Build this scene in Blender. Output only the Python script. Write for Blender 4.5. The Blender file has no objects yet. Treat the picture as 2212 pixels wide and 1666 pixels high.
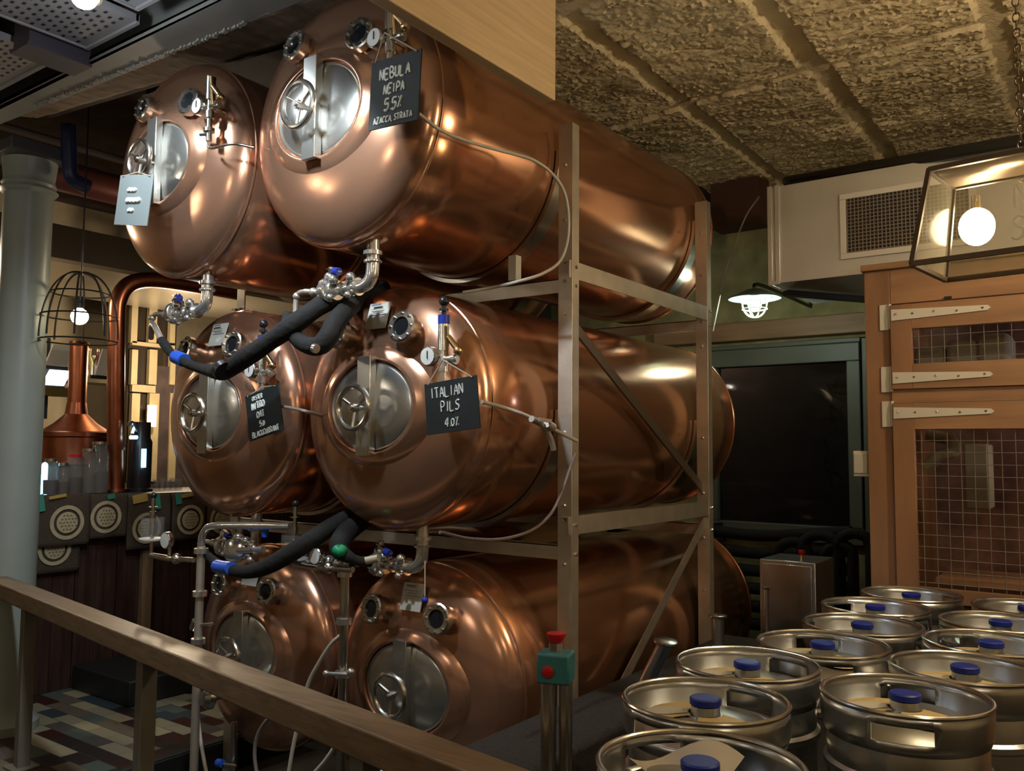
import bpy, bmesh, math, random
from mathutils import Vector, Matrix, noise
random.seed(7)
sc = bpy.context.scene
PI = math.pi
W, H = 2212, 1666
# ------------------------------------------------------------------ camera, world, exposure
FPX, TH, PIT, ROL = 1858.0, .6294, .0742, .0075
CAM = Vector((0, 0, 1.65))
cF = Vector((-math.sin(TH)*math.cos(PIT), math.cos(TH)*math.cos(PIT), math.sin(PIT)))
r0 = Vector((math.cos(TH), math.sin(TH), 0)); u0 = r0.cross(cF)
cR = r0*math.cos(ROL) + u0*math.sin(ROL); cU = -r0*math.sin(ROL) + u0*math.cos(ROL)
cd = bpy.data.cameras.new('camera'); cam = bpy.data.objects.new('camera', cd)
sc.collection.objects.link(cam); sc.camera = cam
cd.sensor_fit = 'HORIZONTAL'; cd.sensor_width = 36; cd.lens = FPX/W*36; cd.clip_start = .05
M3 = Matrix((cR, cU, -cF)).transposed()
cam.matrix_world = Matrix.Translation(CAM) @ M3.to_4x4()
wd = bpy.data.worlds.new('world'); sc.world = wd; wd.use_nodes = True
wd.node_tree.nodes['Background'].inputs[0].default_value = (.75, .6, .5, 1)
wd.node_tree.nodes['Background'].inputs[1].default_value = .01
sc.view_settings.view_transform = 'Standard'; sc.view_settings.look = 'None'
sc.cycles.use_adaptive_sampling = True; sc.cycles.adaptive_threshold = .05; sc.cycles.max_bounces = 6; sc.cycles.glossy_bounces = 5; sc.cycles.diffuse_bounces = 3; sc.cycles.transmission_bounces = 4; sc.cycles.caustics_reflective = False; sc.cycles.caustics_refractive = False
sc.view_settings.exposure = 0.12; sc.view_settings.gamma = 1

def at(px, py, X=None, Y=None, Z=None, D=None):      # a point of the place seen at that pixel, on a known plane
    v = cF + cR*((px-W/2)/FPX) - cU*((py-H/2)/FPX)
    t = X/v.x if X is not None else Y/v.y if Y is not None else (Z-CAM.z)/v.z if Z is not None else D
    return CAM + v*t

# room lamps -------------------------------------------------------
def lamp(name, loc, power, col, r=.05, kind='POINT', rot=None, size=.3, spot=2.2):
    l = bpy.data.lights.new(name, kind); l.energy = power; l.color = col
    if kind == 'AREA': l.shape = 'DISK'; l.size = size
    elif kind == 'SPOT': l.shadow_soft_size = r; l.spot_size = spot; l.spot_blend = .6
    else: l.shadow_soft_size = r
    o = bpy.data.objects.new(name, l); o.location = loc
    if rot: o.rotation_euler = rot
    sc.collection.objects.link(o); return o
WARM = (1, .80, .55); COOL = (.82, .92, 1); NEUT = (1, .88, .72)
COOLP = [at(480, -34, D=2.75), at(182, -6, D=3.35)]
FILLB = [(.9, .6, 2.75), (.6, -1.6, 2.6), (-2.6, -1.4, 2.6), (-.9, -.7, 2.9), (-5.6, -1.2, 2.7), (.8, 2.9, 3.0), (-4.6, .3, 2.9)]  # bulbs added out of view to light tanks, kegs and ceiling
def aim(p, q): return (Vector(q)-Vector(p)).to_track_quat('-Z', 'Y').to_euler()
for p, q, w in ((COOLP[0], (-3.2, 2.9, 1.2), 90), (COOLP[1], (-4.0, 2.7, 1.3), 60)):
    lamp('cool_spot_light', p+Vector((0, 0, -.09)), w, COOL, .04, 'SPOT', aim(p, q), spot=1.9)
    lamp('cool_lamp_glow', p+Vector((0, 0, -.03)), 5, COOL, .04)
SIGNB = at(2110, 490, D=2.35)
lamp('lantern_light', SIGNB, 40, WARM, .04)
for b, p in zip(FILLB, (38, 28, 38, 15, 34, 200, 14)):
    lamp('added_bulb_light', b, p, NEUT if b[0] < -2 else WARM, .06)
lamp('bulkhead_light', at(1630, 668, Y=5.2)+Vector((0, 0, -.04)), 16, (.85, 1, .80), .03)
lamp('bar_fill_light', (-6.9, 2.2, 3.0), 60, WARM, .08)  # unseen fills around the bar, put in without fixtures
lamp('bar_fill_light', (-7.4, 4.8, 2.4), 60, WARM, .08)
lamp('bar_fill_light', (-5.0, 3.6, 2.9), 12, WARM, .05)
lamp('passage_light', (-3.2, 7.2, 2.7), 20, WARM, .08)
lamp('cage_fill_light', (.6, 5.0, 2.2), 7, (.8, .85, 1), .05)  # two unseen fills that brighten the inside of the cage
lamp('cage_fill_light', (-.2, 5.0, 1.6), 2.5, (1, .8, .6), .05)

# ------------------------------------------------------------------ materials
def srgb(h):
    h = h.lstrip('#'); c = [int(h[i:i+2], 16)/255 for i in (0, 2, 4)]
    return tuple(x/12.92 if x <= .04045 else ((x+.055)/1.055)**2.4 for x in c)
def mat(name, col, rough=.5, metal=0, var=0, vs=6, bump=0, bs=40, stretch=(1, 1, 1), rvar=0, col2=None, trans=0, alpha=1, emit=None, es=0, coat=0, ior=1.45, det=5):
    m = bpy.data.materials.new(name); m.use_nodes = True
    nt = m.node_tree; p = nt.nodes['Principled BSDF']
    if isinstance(col, str): col = srgb(col)
    p.inputs['Base Color'].default_value = (*col, 1); p.inputs['Roughness'].default_value = rough
    p.inputs['Metallic'].default_value = metal; p.inputs['Transmission Weight'].default_value = trans
    p.inputs['Alpha'].default_value = alpha; p.inputs['Coat Weight'].default_value = coat; p.inputs['IOR'].default_value = ior
    if emit:
        p.inputs['Emission Color'].default_value = (*emit, 1); p.inputs['Emission Strength'].default_value = es
    if var or bump or rvar or col2:
        tc = nt.nodes.new('ShaderNodeTexCoord'); mp = nt.nodes.new('ShaderNodeMapping')
        mp.inputs['Scale'].default_value = stretch
        nt.links.new(tc.outputs['Object'], mp.inputs[0])
    if var or rvar or col2:
        n = nt.nodes.new('ShaderNodeTexNoise'); n.inputs['Scale'].default_value = vs; n.inputs['Detail'].default_value = det
        nt.links.new(mp.outputs[0], n.inputs[0])
        if var or col2:
            r = nt.nodes.new('ShaderNodeValToRGB'); r.color_ramp.elements[0].position = .32; r.color_ramp.elements[1].position = .68
            c2 = srgb(col2) if isinstance(col2, str) else (col2 or tuple(min(1, c*(1+var)) for c in col))
            c1 = tuple(c*(1-var) for c in col)
            r.color_ramp.elements[0].color = (*c1, 1); r.color_ramp.elements[1].color = (*c2, 1)
            nt.links.new(n.outputs[0], r.inputs[0]); nt.links.new(r.outputs[0], p.inputs['Base Color'])
        if rvar:
            q = nt.nodes.new('ShaderNodeMapRange'); q.inputs[3].default_value = rough-rvar; q.inputs[4].default_value = rough+rvar
            nt.links.new(n.outputs[0], q.inputs[0]); nt.links.new(q.outputs[0], p.inputs['Roughness'])
    if bump:
        n2 = nt.nodes.new('ShaderNodeTexNoise'); n2.inputs['Scale'].default_value = bs; n2.inputs['Detail'].default_value = 4
        b = nt.nodes.new('ShaderNodeBump'); b.inputs['Strength'].default_value = bump; b.inputs['Distance'].default_value = .01
        nt.links.new(mp.outputs[0], n2.inputs[0]); nt.links.new(n2.outputs[0], b.inputs['Height']); nt.links.new(b.outputs[0], p.inputs['Normal'])
    return m
copper = mat('copper_sheet', (.60, .30, .175), .19, .86, var=.10, vs=1.6, rvar=.06, bump=.06, bs=2.5, stretch=(1, .35, 1), det=2)
copper_h = mat('copper_head', (.64, .35, .225), .21, .86, var=.06, vs=2, rvar=.05, det=2)
copper_d = mat('old_copper', (.42, .15, .08), .3, 1, var=.2, vs=6)
steel = mat('stainless_steel', (.62, .60, .55), .24, 1, var=.08, vs=8, rvar=.06)
steel_b = mat('brushed_steel_door', (.66, .66, .62), .25, .95, rvar=.012, vs=10, stretch=(5, 1, .5))
chrome = mat('polished_steel', (.80, .79, .75), .18, .9)
kegm = mat('keg_steel', (.56, .575, .58), .30, 1, var=.12, vs=9, rvar=.06, stretch=(1, 1, .4), bump=.03, bs=30)
rackm = mat('rack_aluminium', (.62, .57, .48), .42, .75, var=.1, vs=10, bump=.05, bs=60)
black = mat('black_rubber', (.012, .012, .012), .55, 0, bump=.35, bs=45)
blackp = mat('black_plastic', (.015, .015, .017), .3)
foam = mat('black_foam_insulation', (.008, .0077, .0075), .85, 0, bump=.6, bs=28, var=.3, vs=10)
bluep = mat('blue_plastic', (.012, .03, .30), .4)
bluel = mat('bright_blue_plastic', (.02, .10, .55), .35)
greenp = mat('green_tape', (.0, .22, .09), .5)
redp = mat('red_plastic', (.55, .015, .02), .4)
teal = mat('teal_plastic', (.05, .22, .26), .5, var=.12, vs=14)
chalkb = mat('chalkboard', (.008, .0105, .0105), .7, 0, var=.35, vs=9)
chalk = mat('chalk', (.62, .66, .62), .9)
paperm = mat('laminated_paper', (.50, .49, .45), .5, 0, var=.03)
paperp = mat('grey_print', (.18, .18, .2), .7)
glass = mat('clear_glass', (.95, .96, .92), .03, 0, trans=1, ior=1.45)
acryl = mat('clear_acrylic', (.4, .4, .38), .08, 0, alpha=.09)
pane = mat('thin_pane', (.70, .64, .46), .12, 0, alpha=.30)
winp = mat('window_glass', (.01, .012, .013), .04, 0, alpha=.55)
darkg = mat('dark_glass', (.01, .012, .014), .06, 0)
tubem = mat('clear_tubing', (.50, .44, .38), .3, 0, alpha=.85)
hosew = mat('white_hose', (.55, .53, .47), .45)
ropem = mat('cord', (.34, .26, .19), .8)
cordm = mat('brass', (.72, .52, .28), .25, 1)
gaugew = mat('gauge_face', (.62, .62, .60), .35)
oakr = mat('handrail_wood', (.20, .135, .08), .40, 0, var=.22, vs=10, stretch=(.5, 6, 6), bump=.05, bs=30)
pine = mat('pine_plank', (.62, .46, .27), .45, 0, var=.12, vs=9, stretch=(8, .35, 8), bump=.03, bs=20)
cagew = mat('cedar_frame', (.30, .155, .08), .5, 0, var=.25, vs=7, stretch=(1, 1, .25), bump=.06, bs=30)
cagew2 = mat('cedar_rail', (.33, .18, .095), .5, 0, var=.25, vs=7, stretch=(.25, 1, 2), bump=.06, bs=30)
galv = mat('galvanised_steel', (.70, .68, .62), .34, .55, var=.06, vs=4, rvar=.08)
whitem = mat('white_enamel', (.70, .66, .58), .4)
wire = mat('galvanised_wire', (.28, .26, .23), .5, .4)
stone = mat('painted_rough_ceiling', (.78, .64, .39), .85, 0, var=.10, vs=4, bump=.6, bs=60)
stonew = mat('stone_wall', (.32, .27, .13), .9, 0, var=.35, vs=5, bump=.9, bs=9)
brickw = mat('brick_wall', (.16, .075, .05), .85, 0, var=.4, vs=8, bump=.7, bs=14)
creamw = mat('cream_wall', (.50, .41, .27), .8, 0, var=.1)
darkw = mat('dark_wall', (.06, .04, .035), .8, 0, var=.3)
beamm = mat('painted_beam', (.30, .31, .29), .5, 0, var=.12, vs=3, bump=.1, bs=20)
colm = mat('painted_iron_column', (.31, .34, .30), .38, 0, var=.05, vs=3, bump=.06, bs=6)
panelm = mat('acoustic_panel', (.34, .34, .36), .6)
holem = mat('panel_perforation', (.02, .02, .03), .8)
floorm = mat('dark_floor', (.03, .028, .024), .5, 0, var=.3, vs=4, bump=.1)
trimm = mat('dark_trim', (.018, .018, .016), .45)
barwood = mat('dark_bar_wood', (.045, .022, .016), .5, 0, var=.4, vs=9, stretch=(1, 3, .3), bump=.2, bs=20)
tanwood = mat('tan_wood', (.20, .12, .06), .6, 0, var=.3, vs=9, stretch=(3, 3, .4))
sackm = mat('burlap', (.085, .06, .042), .95, 0, var=.25, vs=40, stretch=(1, 1, 6), bump=.6, bs=90)
embm = mat('cream_print', (.50, .41, .25), .8, 0, var=.12, vs=30)
greyf = mat('green_grey_paint', (.145, .15, .12), .45, 0, var=.1, vs=3)
slabm = mat('dark_rubber_mat', (.018, .014, .012), .85, 0, var=.5, vs=60, bump=.5, bs=80)
creamf = mat('cream_paint', (.46, .36, .20), .5, 0, var=.08)
labely = mat('yellow_label', (.62, .47, .20), .5)
labelw = mat('white_label', (.60, .55, .46), .5)
blueg = mat('dark_blue_pipe', (.02, .025, .08), .4)
bulbw = mat('glowing_warm_bulb', (1, .8, .5), .5, emit=(1, .78, .45), es=60)
bulbg = mat('glowing_globe', (1, .85, .6), .5, emit=(1, .83, .55), es=14)
bulbc = mat('glowing_cool_lamp', (1, 1, 1), .5, emit=(.85, .93, 1), es=70)
bulbk = mat('glowing_bulkhead', (1, 1, 1), .5, emit=(.85, 1, .9), es=10)
glowb = mat('glowing_blue_light', (.3, .7, 1), .5, emit=(.25, .68, 1), es=6)
glows = mat('glowing_screen', (.9, .95, 1), .5, emit=(.85, .94, 1), es=2.2)
cagel = mat('lit_lamp_cage', (.75, .8, .72), .4, emit=(.8, 1, .8), es=.6)  # bulb light on the wires put in as a faint glow

# ------------------------------------------------------------------ mesh helpers
def V(*a): return Vector(a)
class MB:
    def __init__(s): s.v = []; s.f = []
    def add(s, vs, fs):
        o = len(s.v); s.v += [Vector(x) for x in vs]; s.f += [tuple(i+o for i in f) for f in fs]; return s
    def box(s, c, d, R=None):
        x, y, z = [a/2 for a in d]; c = Vector(c)
        vs = [Vector(p) for p in ((-x,-y,-z),(x,-y,-z),(x,y,-z),(-x,y,-z),(-x,-y,z),(x,-y,z),(x,y,z),(-x,y,z))]
        if R: vs = [R @ p for p in vs]
        return s.add([c+p for p in vs], [(0,3,2,1),(4,5,6,7),(0,1,5,4),(1,2,6,5),(2,3,7,6),(3,0,4,7)])
    def span(s, a, b):
        a, b = Vector(a), Vector(b); return s.box((a+b)/2, [max(abs(t), .001) for t in (b-a)])
    def hexa(s, P): return s.add(P, [(0,3,2,1),(4,5,6,7),(0,1,5,4),(1,2,6,5),(2,3,7,6),(3,0,4,7)])
    def lathe(s, prof, o, ax=(0, 0, 1), n=32, sx=1, sy=1, up=None, cap=True):
        ax = Vector(ax).normalized(); u = Vector(up) if up else (Vector((1, 0, 0)) if abs(ax.x) < .9 else Vector((0, 1, 0)))
        u = (u-ax*u.dot(ax)).normalized(); w = ax.cross(u); o = Vector(o)
        vs = []; fs = []; k = len(prof)
        for (r, h) in prof:
            for i in range(n):
                a = 2*PI*i/n; vs.append(o+ax*h+u*(math.cos(a)*r*sx)+w*(math.sin(a)*r*sy))
        for j in range(k-1):
            for i in range(n):
                fs.append((j*n+i, j*n+(i+1) % n, (j+1)*n+(i+1) % n, (j+1)*n+i))
        if cap:
            fs.append(tuple(range(n-1, -1, -1))); fs.append(tuple((k-1)*n+i for i in range(n)))
        return s.add(vs, fs)
    def cyl(s, a, b, r, r2=None, n=20):
        a, b = Vector(a), Vector(b); return s.lathe([(r, 0), (r if r2 is None else r2, (b-a).length)], a, b-a, n)
    def sph(s, c, r, n=16, sz=1):
        return s.lathe([(max(r*math.sin(PI*i/n), 1e-4), -r*sz*math.cos(PI*i/n)) for i in range(n+1)], c, (0, 0, 1), n*2)
    def tube(s, P, r, n=10, closed=False, smooth=4, cap=True):
        P = [Vector(p) for p in P]
        if smooth > 1 and len(P) > 2:
            Q = []; m = len(P)
            rng = range(m if closed else m-1)
            for i in rng:
                p0 = P[(i-1) % m] if closed or i > 0 else P[0]*2-P[1]
                p1 = P[i]; p2 = P[(i+1) % m]
                p3 = P[(i+2) % m] if closed or i+2 < m else P[-1]*2-P[-2]
                for k in range(smooth):
                    t = k/smooth
                    Q.append(.5*((2*p1)+(-p0+p2)*t+(2*p0-5*p1+4*p2-p3)*t*t+(-p0+3*p1-3*p2+p3)*t**3))
            if not closed: Q.append(P[-1])
            P = Q
        m = len(P); vs = []; fs = []; u = None
        for i in range(m):
            a = P[(i-1) % m] if closed or i > 0 else P[0]; b = P[(i+1) % m] if closed or i < m-1 else P[-1]
            t = (b-a).normalized()
            if u is None: u = t.orthogonal().normalized()
            u = (u-t*u.dot(t)).normalized(); w = t.cross(u)
            rr = r(i/(m-1)) if callable(r) else r
            for k in range(n):
                q = 2*PI*k/n; vs.append(P[i]+u*(math.cos(q)*rr)+w*(math.sin(q)*rr))
        for i in range(m if closed else m-1):
            j = (i+1) % m
            for k in range(n): fs.append((i*n+k, i*n+(k+1) % n, j*n+(k+1) % n, j*n+k))
        if cap and not closed: fs.append(tuple(range(n-1, -1, -1))); fs.append(tuple((m-1)*n+k for k in range(n)))
        return s.add(vs, fs)
    def ring(s, c, r, t, ax=(0, 0, 1), n=28, m=8, sx=1, sy=1):
        ax = Vector(ax).normalized(); u = Vector((1, 0, 0)) if abs(ax.x) < .9 else Vector((0, 1, 0)); u = (u-ax*u.dot(ax)).normalized(); w = ax.cross(u)
        return s.tube([Vector(c)+u*(math.cos(2*PI*i/n)*r*sx)+w*(math.sin(2*PI*i/n)*r*sy) for i in range(n)], t, m, True, 1)
    def bar(s, a, b, w, h, up=(0, 0, 1)):       # rectangular bar from a to b, w sideways, h along up
        a, b = Vector(a), Vector(b); t = (b-a).normalized(); u = Vector(up); u = (u-t*u.dot(t)).normalized(); q = t.cross(u)
        P = [e+q*(sx*w/2)+u*(sy*h/2) for e in (a, b) for sx, sy in ((-1,-1),(1,-1),(1,1),(-1,1))]
        return s.hexa(P)
    def build(s, name, m, parent=None, bevel=0, ang=35, solid=0):
        off = Vector((0, 0, 0)); q = parent
        while q: off += q.location; q = q.parent
        me = bpy.data.meshes.new(name); me.from_pydata([v-off for v in s.v], [], s.f)
        bm = bmesh.new(); bm.from_mesh(me); bmesh.ops.recalc_face_normals(bm, faces=bm.faces); bm.to_mesh(me); bm.free()
        me.materials.append(m)
        for p in me.polygons: p.use_smooth = True
        try: me.set_sharp_from_angle(angle=math.radians(ang))
        except Exception: pass
        o = bpy.data.objects.new(name, me); sc.collection.objects.link(o)
        if parent: o.parent = parent
        if solid:
            d = o.modifiers.new('solid', 'SOLIDIFY'); d.thickness = solid; d.offset = 0
        if bevel:
            b = o.modifiers.new('bevel', 'BEVEL'); b.width = bevel; b.segments = 2; b.limit_method = 'ANGLE'; b.angle_limit = .7
        return o
def rect_frame(mb, x0, x1, z0, z1, y0, y1, w):
    w = w if isinstance(w, tuple) else (w, w, w, w)               # left, right, bottom, top
    mb.span((x0, y0, z0), (x1, y1, z0+w[2])).span((x0, y0, z1-w[3]), (x1, y1, z1))
    mb.span((x0, y0, z0+w[2]), (x0+w[0], y1, z1-w[3])).span((x1-w[1], y0, z0+w[2]), (x1, y1, z1-w[3])); return mb
def tag(o, label, cat, group=None, kind=None):
    o['label'] = label; o['category'] = cat
    if group: o['group'] = group
    if kind: o['kind'] = kind
    return o
def thing(name, label, cat, loc, group=None):
    o = bpy.data.objects.new(name, None); o.location = loc; o.empty_display_size = .1
    sc.collection.objects.link(o); return tag(o, label, cat, group)
def struct(name, mb, m, **k):
    o = mb.build(name, m, **k); o['kind'] = 'structure'; return o
kids = {}
def copy_tree(o, parent=None):
    c = o.copy(); sc.collection.objects.link(c)
    if parent: c.parent = parent
    for ch in [x for x in bpy.data.objects if x.parent == o]: copy_tree(ch, c)
    return c
GL = {'A': [[(0,0),(1.5,6),(3,0)],[(.7,2.2),(2.4,2.2)]], 'B': [[(0,0),(0,6),(2,6),(2.6,4.7),(1.6,3.2),(0,3.1)],[(1.6,3.2),(3,1.8),(2.2,0),(0,0)]],
 'C': [[(3,5.2),(1.6,6),(.2,4.6),(0,2),(1,.2),(2.8,.6)]], 'E': [[(2.8,6),(0,6),(0,0),(2.8,0)],[(0,3.1),(2.2,3.1)]], 'I': [[(.8,0),(.8,6)]],
 'L': [[(0,6),(0,0),(2.6,0)]], 'N': [[(0,0),(0,6),(2.8,0),(2.8,6)]], 'O': [[(1.5,6),(.1,4.6),(0,1.6),(1.4,0),(2.9,1.4),(3,4.4),(1.5,6)]],
 'P': [[(0,0),(0,6),(2.2,5.8),(2.6,4.2),(1.8,3),(0,2.8)]], 'R': [[(0,0),(0,6),(2.2,5.8),(2.6,4.4),(1.6,3.2),(0,3)],[(1.2,3),(2.8,0)]],
 'S': [[(2.8,5.4),(1.4,6),(.2,4.8),(1,3.4),(2.4,2.6),(2.6,1),(1.4,0),(0,.6)]], 'T': [[(0,6),(3,6)],[(1.5,6),(1.5,0)]],
 'U': [[(0,6),(.1,1.2),(1.4,0),(2.7,1.2),(2.8,6)]], 'Y': [[(0,6),(1.5,3),(3,6)],[(1.5,3),(1.5,0)]], 'Z': [[(0,6),(2.8,6),(0,0),(2.8,0)]],
 'K': [[(0,0),(0,6)],[(2.6,6),(0,2.8),(2.8,0)]], '0': [[(1.5,5),(.4,4),(.3,1.4),(1.4,0),(2.5,1.4),(2.6,3.8),(1.5,5)]], '4': [[(2,0),(2.2,6),(0,2),(3,2)]],
 '5': [[(2.8,6),(.5,6),(.3,3.5),(2,3.7),(2.7,2),(1.6,0),(0,.5)]], '.': [[(.4,0),(.6,.3)]], ',': [[(.6,.6),(.2,-1)]], '%': [[(2.4,6),(.3,0)],[(.2,5.2),(.7,5.5)],[(2.1,.6),(2.6,.8)]],
 '~': [[(0,2),(.8,4),(1.6,2),(2.4,4.2),(3.4,2.4),(4.2,3.6)]], 'M': [[(0,0),(0,6),(1.7,2.5),(3.4,6),(3.4,0)]], 'W': [[(0,6),(.8,0),(1.7,4),(2.6,0),(3.4,6)]]}
def strokes(mb, txt, c, ux, uz, h, r, jit=.25):
    ux, uz = Vector(ux), Vector(uz); k = h/6; wd = sum({'I': 3.0, '.': 1.3, ',': 1.3, ' ': 2}.get(ch, 4.1) for ch in txt)
    x = -wd/2; c = Vector(c)
    for ch in txt:
        if ch in GL:
            dy = random.uniform(-jit, jit); sl = random.uniform(-.05, .1)
            for st in GL[ch]:
                P = [c+ux*((x+.5+p[0]+p[1]*sl)*k)+uz*((p[1]-3+dy)*k) for p in st]
                mb.tube(P, r, 5, False, 3)
        x += {'I': 3.0, '.': 1.3, ',': 1.3, ' ': 2}.get(ch, 4.1)

# ------------------------------------------------------------------ room shell
def rough_grid(x0, x1, y0, y1, z, step, amp, joints_x, joints_y):
    nx = int((x1-x0)/step)+1; ny = int((y1-y0)/step)+1; vs = []; fs = []
    for j in range(ny):
        for i in range(nx):
            x = x0+(x1-x0)*i/(nx-1); y = y0+(y1-y0)*j/(ny-1)
            wob = .02*noise.noise((x*5, y*5, 3.3))+.018*noise.noise((x*19, y*19, 8))
            e = min([abs(x+wob-jx)/jw for jx, jw in joints_x]+[abs(y+.06*x+wob-jy)/jw for jy, jw in joints_y])
            k = max(0, min(1, (e-.85)/.22)); k = k*k*(3-2*k)
            cr = abs(noise.noise((x*1.1, y*5+.8*noise.noise((x*2, y*2, 4)), 2.2)))
            crack = max(0, 1-cr/.035)*max(0, noise.noise((x*2.2, y*1.5, 7))+.25)
            g2 = noise.noise((x*26, y*40, 5)); g3 = noise.noise((x*62, y*80, 9))
            d = k*(.020+.022*noise.noise((x*2.2, y*3.2, 0))+.010*noise.noise((x*8, y*14, 1))+.014*abs(g2)+.010*g3-.022*crack)+(1-k)*.002*g2
            vs.append((x, y, z-d))
    for j in range(ny-1):
        for i in range(nx-1): a = j*nx+i; fs.append((a, a+1, a+nx+1, a+nx))
    return MB().add(vs, fs)
struct('ceiling', rough_grid(-2.45, 1.0, 2.6, 6.4, 3.545, .0115, .035, [(-1.93, .05), (-1.21, .058), (-.45, .055), (.4, .05)], [(4.12, .035), (2.9, .04)]), stone)
struct('ceiling', MB().span((-4.3, 2.5, 3.56), (-2.45, 6.5, 3.7)), darkw)  # shade above the tanks put into the colour by a dark material
sb = MB().span((-2.45, -4.2, 3.56), (3.4, 2.2, 3.7)); sb.span((1.0, 2.2, 3.54), (3.4, 6.5, 3.7)); sb.span((-2.45, 2.2, 3.58), (1.0, 6.5, 3.8))
struct('ceiling', sb, stone)
struct('ceiling', MB().span((-9.4, 2.6, 4.3), (-4.3, 10, 4.4)), darkw)
struct('floor', MB().span((-4.25, 1.4, -.22), (-1.2, 8, -.15)), floorm)
struct('floor', MB().span((-1.2, -4.2, -.1), (3.4, 8, 0)).span((-4.25, -4.2, -.1), (-1.2, 1.4, 0)), floorm)
# tiled floor: laid brick fashion, each tile coloured by the material
tm = bpy.data.materials.new('patchwork_tiles'); tm.use_nodes = True; nt = tm.node_tree; pb = nt.nodes['Principled BSDF']
tc = nt.nodes.new('ShaderNodeTexCoord'); mp = nt.nodes.new('ShaderNodeMapping'); mp.inputs['Rotation'].default_value = (0, 0, 0)
br = nt.nodes.new('ShaderNodeTexBrick'); br.inputs['Scale'].default_value = 1; br.inputs['Brick Width'].default_value = .2; br.inputs['Row Height'].default_value = .1
br.inputs['Mortar Size'].default_value = .002; br.inputs['Color1'].default_value = (0, 0, 0, 1); br.inputs['Color2'].default_value = (1, 1, 1, 1); br.inputs['Mortar'].default_value = (.3, .3, .3, 1)
rp = nt.nodes.new('ShaderNodeValToRGB'); rp.color_ramp.interpolation = 'CONSTANT'
el = rp.color_ramp.elements; el[0].color = (*srgb('#3a1c18'), 1); el[1].position = .16; el[1].color = (*srgb('#39444a'), 1)
for pos, cc in ((.32, '#8f8770'), (.46, '#54504a'), (.58, '#6b6052'), (.7, '#a39878'), (.8, '#2c2624'), (.9, '#566058')):
    e = el.new(pos); e.color = (*srgb(cc), 1)
nt.links.new(tc.outputs['Object'], mp.inputs[0]); nt.links.new(mp.outputs[0], br.inputs[0]); nt.links.new(br.outputs[0], rp.inputs[0]); nt.links.new(rp.outputs[0], pb.inputs['Base Color']); pb.inputs['Roughness'].default_value = .4
struct('floor', MB().span((-9.4, -4.2, -.1), (-4.25, 10, 0)), tm)
struct('trim_1', MB().span((-4.25, 1.4, -.15), (-4.19, 7, .012)).span((-4.27, 1.4, 0), (-4.2, 7, .02)), trimm, bevel=.004)
struct('wall_right', MB().span((3.4, -4.2, -.1), (3.5, 6.5, 3.8)), creamw)
struct('wall_front', MB().span((-9.4, -4.3, -.1), (3.5, -4.2, 4.4)), creamw)
struct('wall_left', MB().span((-9.5, -4.2, -.1), (-9.4, 10, 4.4)), creamw)
WY = 6.35
wl = at(1552, 790, Y=WY); wr = at(1832, 790, Y=WY); wb = at(1700, 1132, Y=WY).z; wt = at(1700, 788, Y=WY).z
mbw = MB().span((-4.2, WY, -.15), (wl.x-.14, WY+.25, 3.7)).span((wr.x+.16, WY, -.15), (3.4, WY+.25, 3.7)).span((wl.x-.14, WY, -.15), (wr.x+.16, WY+.25, wb-.12)).span((wl.x-.14, WY, wt+.17), (wr.x+.16, WY+.25, 3.7))
struct('wall_back', mbw, stonew)
struct('wall_left_back', MB().span((-9.4, 9.9, -.1), (-4.2, 10, 4.4)), darkw)
struct('wall_passage', MB().span((-4.3, 5.6, -.15), (-4.2, 6.6, 4.4)).span((-4.2, WY+.25, 3.3), (-4.3, 10, 4.4)), darkw)
# window to the night outside
wf = MB()
x0, x1, z0, z1 = wl.x, wr.x, wb, wt
rect_frame(wf, x0-.13, x1+.09, z0-.12, z1+.13, WY-.05, WY+.06, (.13, .09, .12, .13))
wf.span((x1+.1, WY-.03, z0-.12), (x1+.155, WY+.08, z1+.16)).span((x0-.13, WY-.02, z1+.135), (x1+.09, WY+.05, z1+.17))
wo = struct('window_1', wf, greyf, bevel=.006); tag(wo, 'dark window in a green-grey painted frame behind the tanks', 'window', kind='structure')
MB().span((x0, WY+.005, z0), (x1, WY+.02, z1)).build('pane', winp, wo)
struct('wall_outside', MB().span((x0-.6, WY+1.2, -.1), (x1+1.2, WY+1.25, 3.7)), darkw)
lf = MB()
for i in range(60):
    c_ = V(random.uniform(x1-.34, x1-.02), WY+.5+random.uniform(0, .25), random.uniform(z0+.25, z1-.1)); a_ = random.uniform(0, 6.28); u_ = V(math.cos(a_), .3, math.sin(a_))*random.uniform(.05, .1); w_ = V(-math.sin(a_), .1, math.cos(a_))*.014
    lf.add([c_-u_, c_+w_, c_+u_, c_-w_+V(0, .005, 0)], [(0, 1, 2, 3)])
lf.cyl((x1-.15, WY+.6, -.1), (x1-.15, WY+.6, z1-.3), .012, n=8)
tag(lf.build('garden_foliage', mat('leaf', (.05, .11, .04), .5)), 'faint leaves of a bush outside the dark window', 'bush', kind='stuff')
lamp('garden_light', (x1+.2, WY+.4, z1+.2), .8, (.8, 1, .7), .05)
struct('trim_2', MB().span((x0-.5, WY-.12, z1+.19), (x1+.2, WY+.02, z1+.33)), cagew2, bevel=.008)

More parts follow.
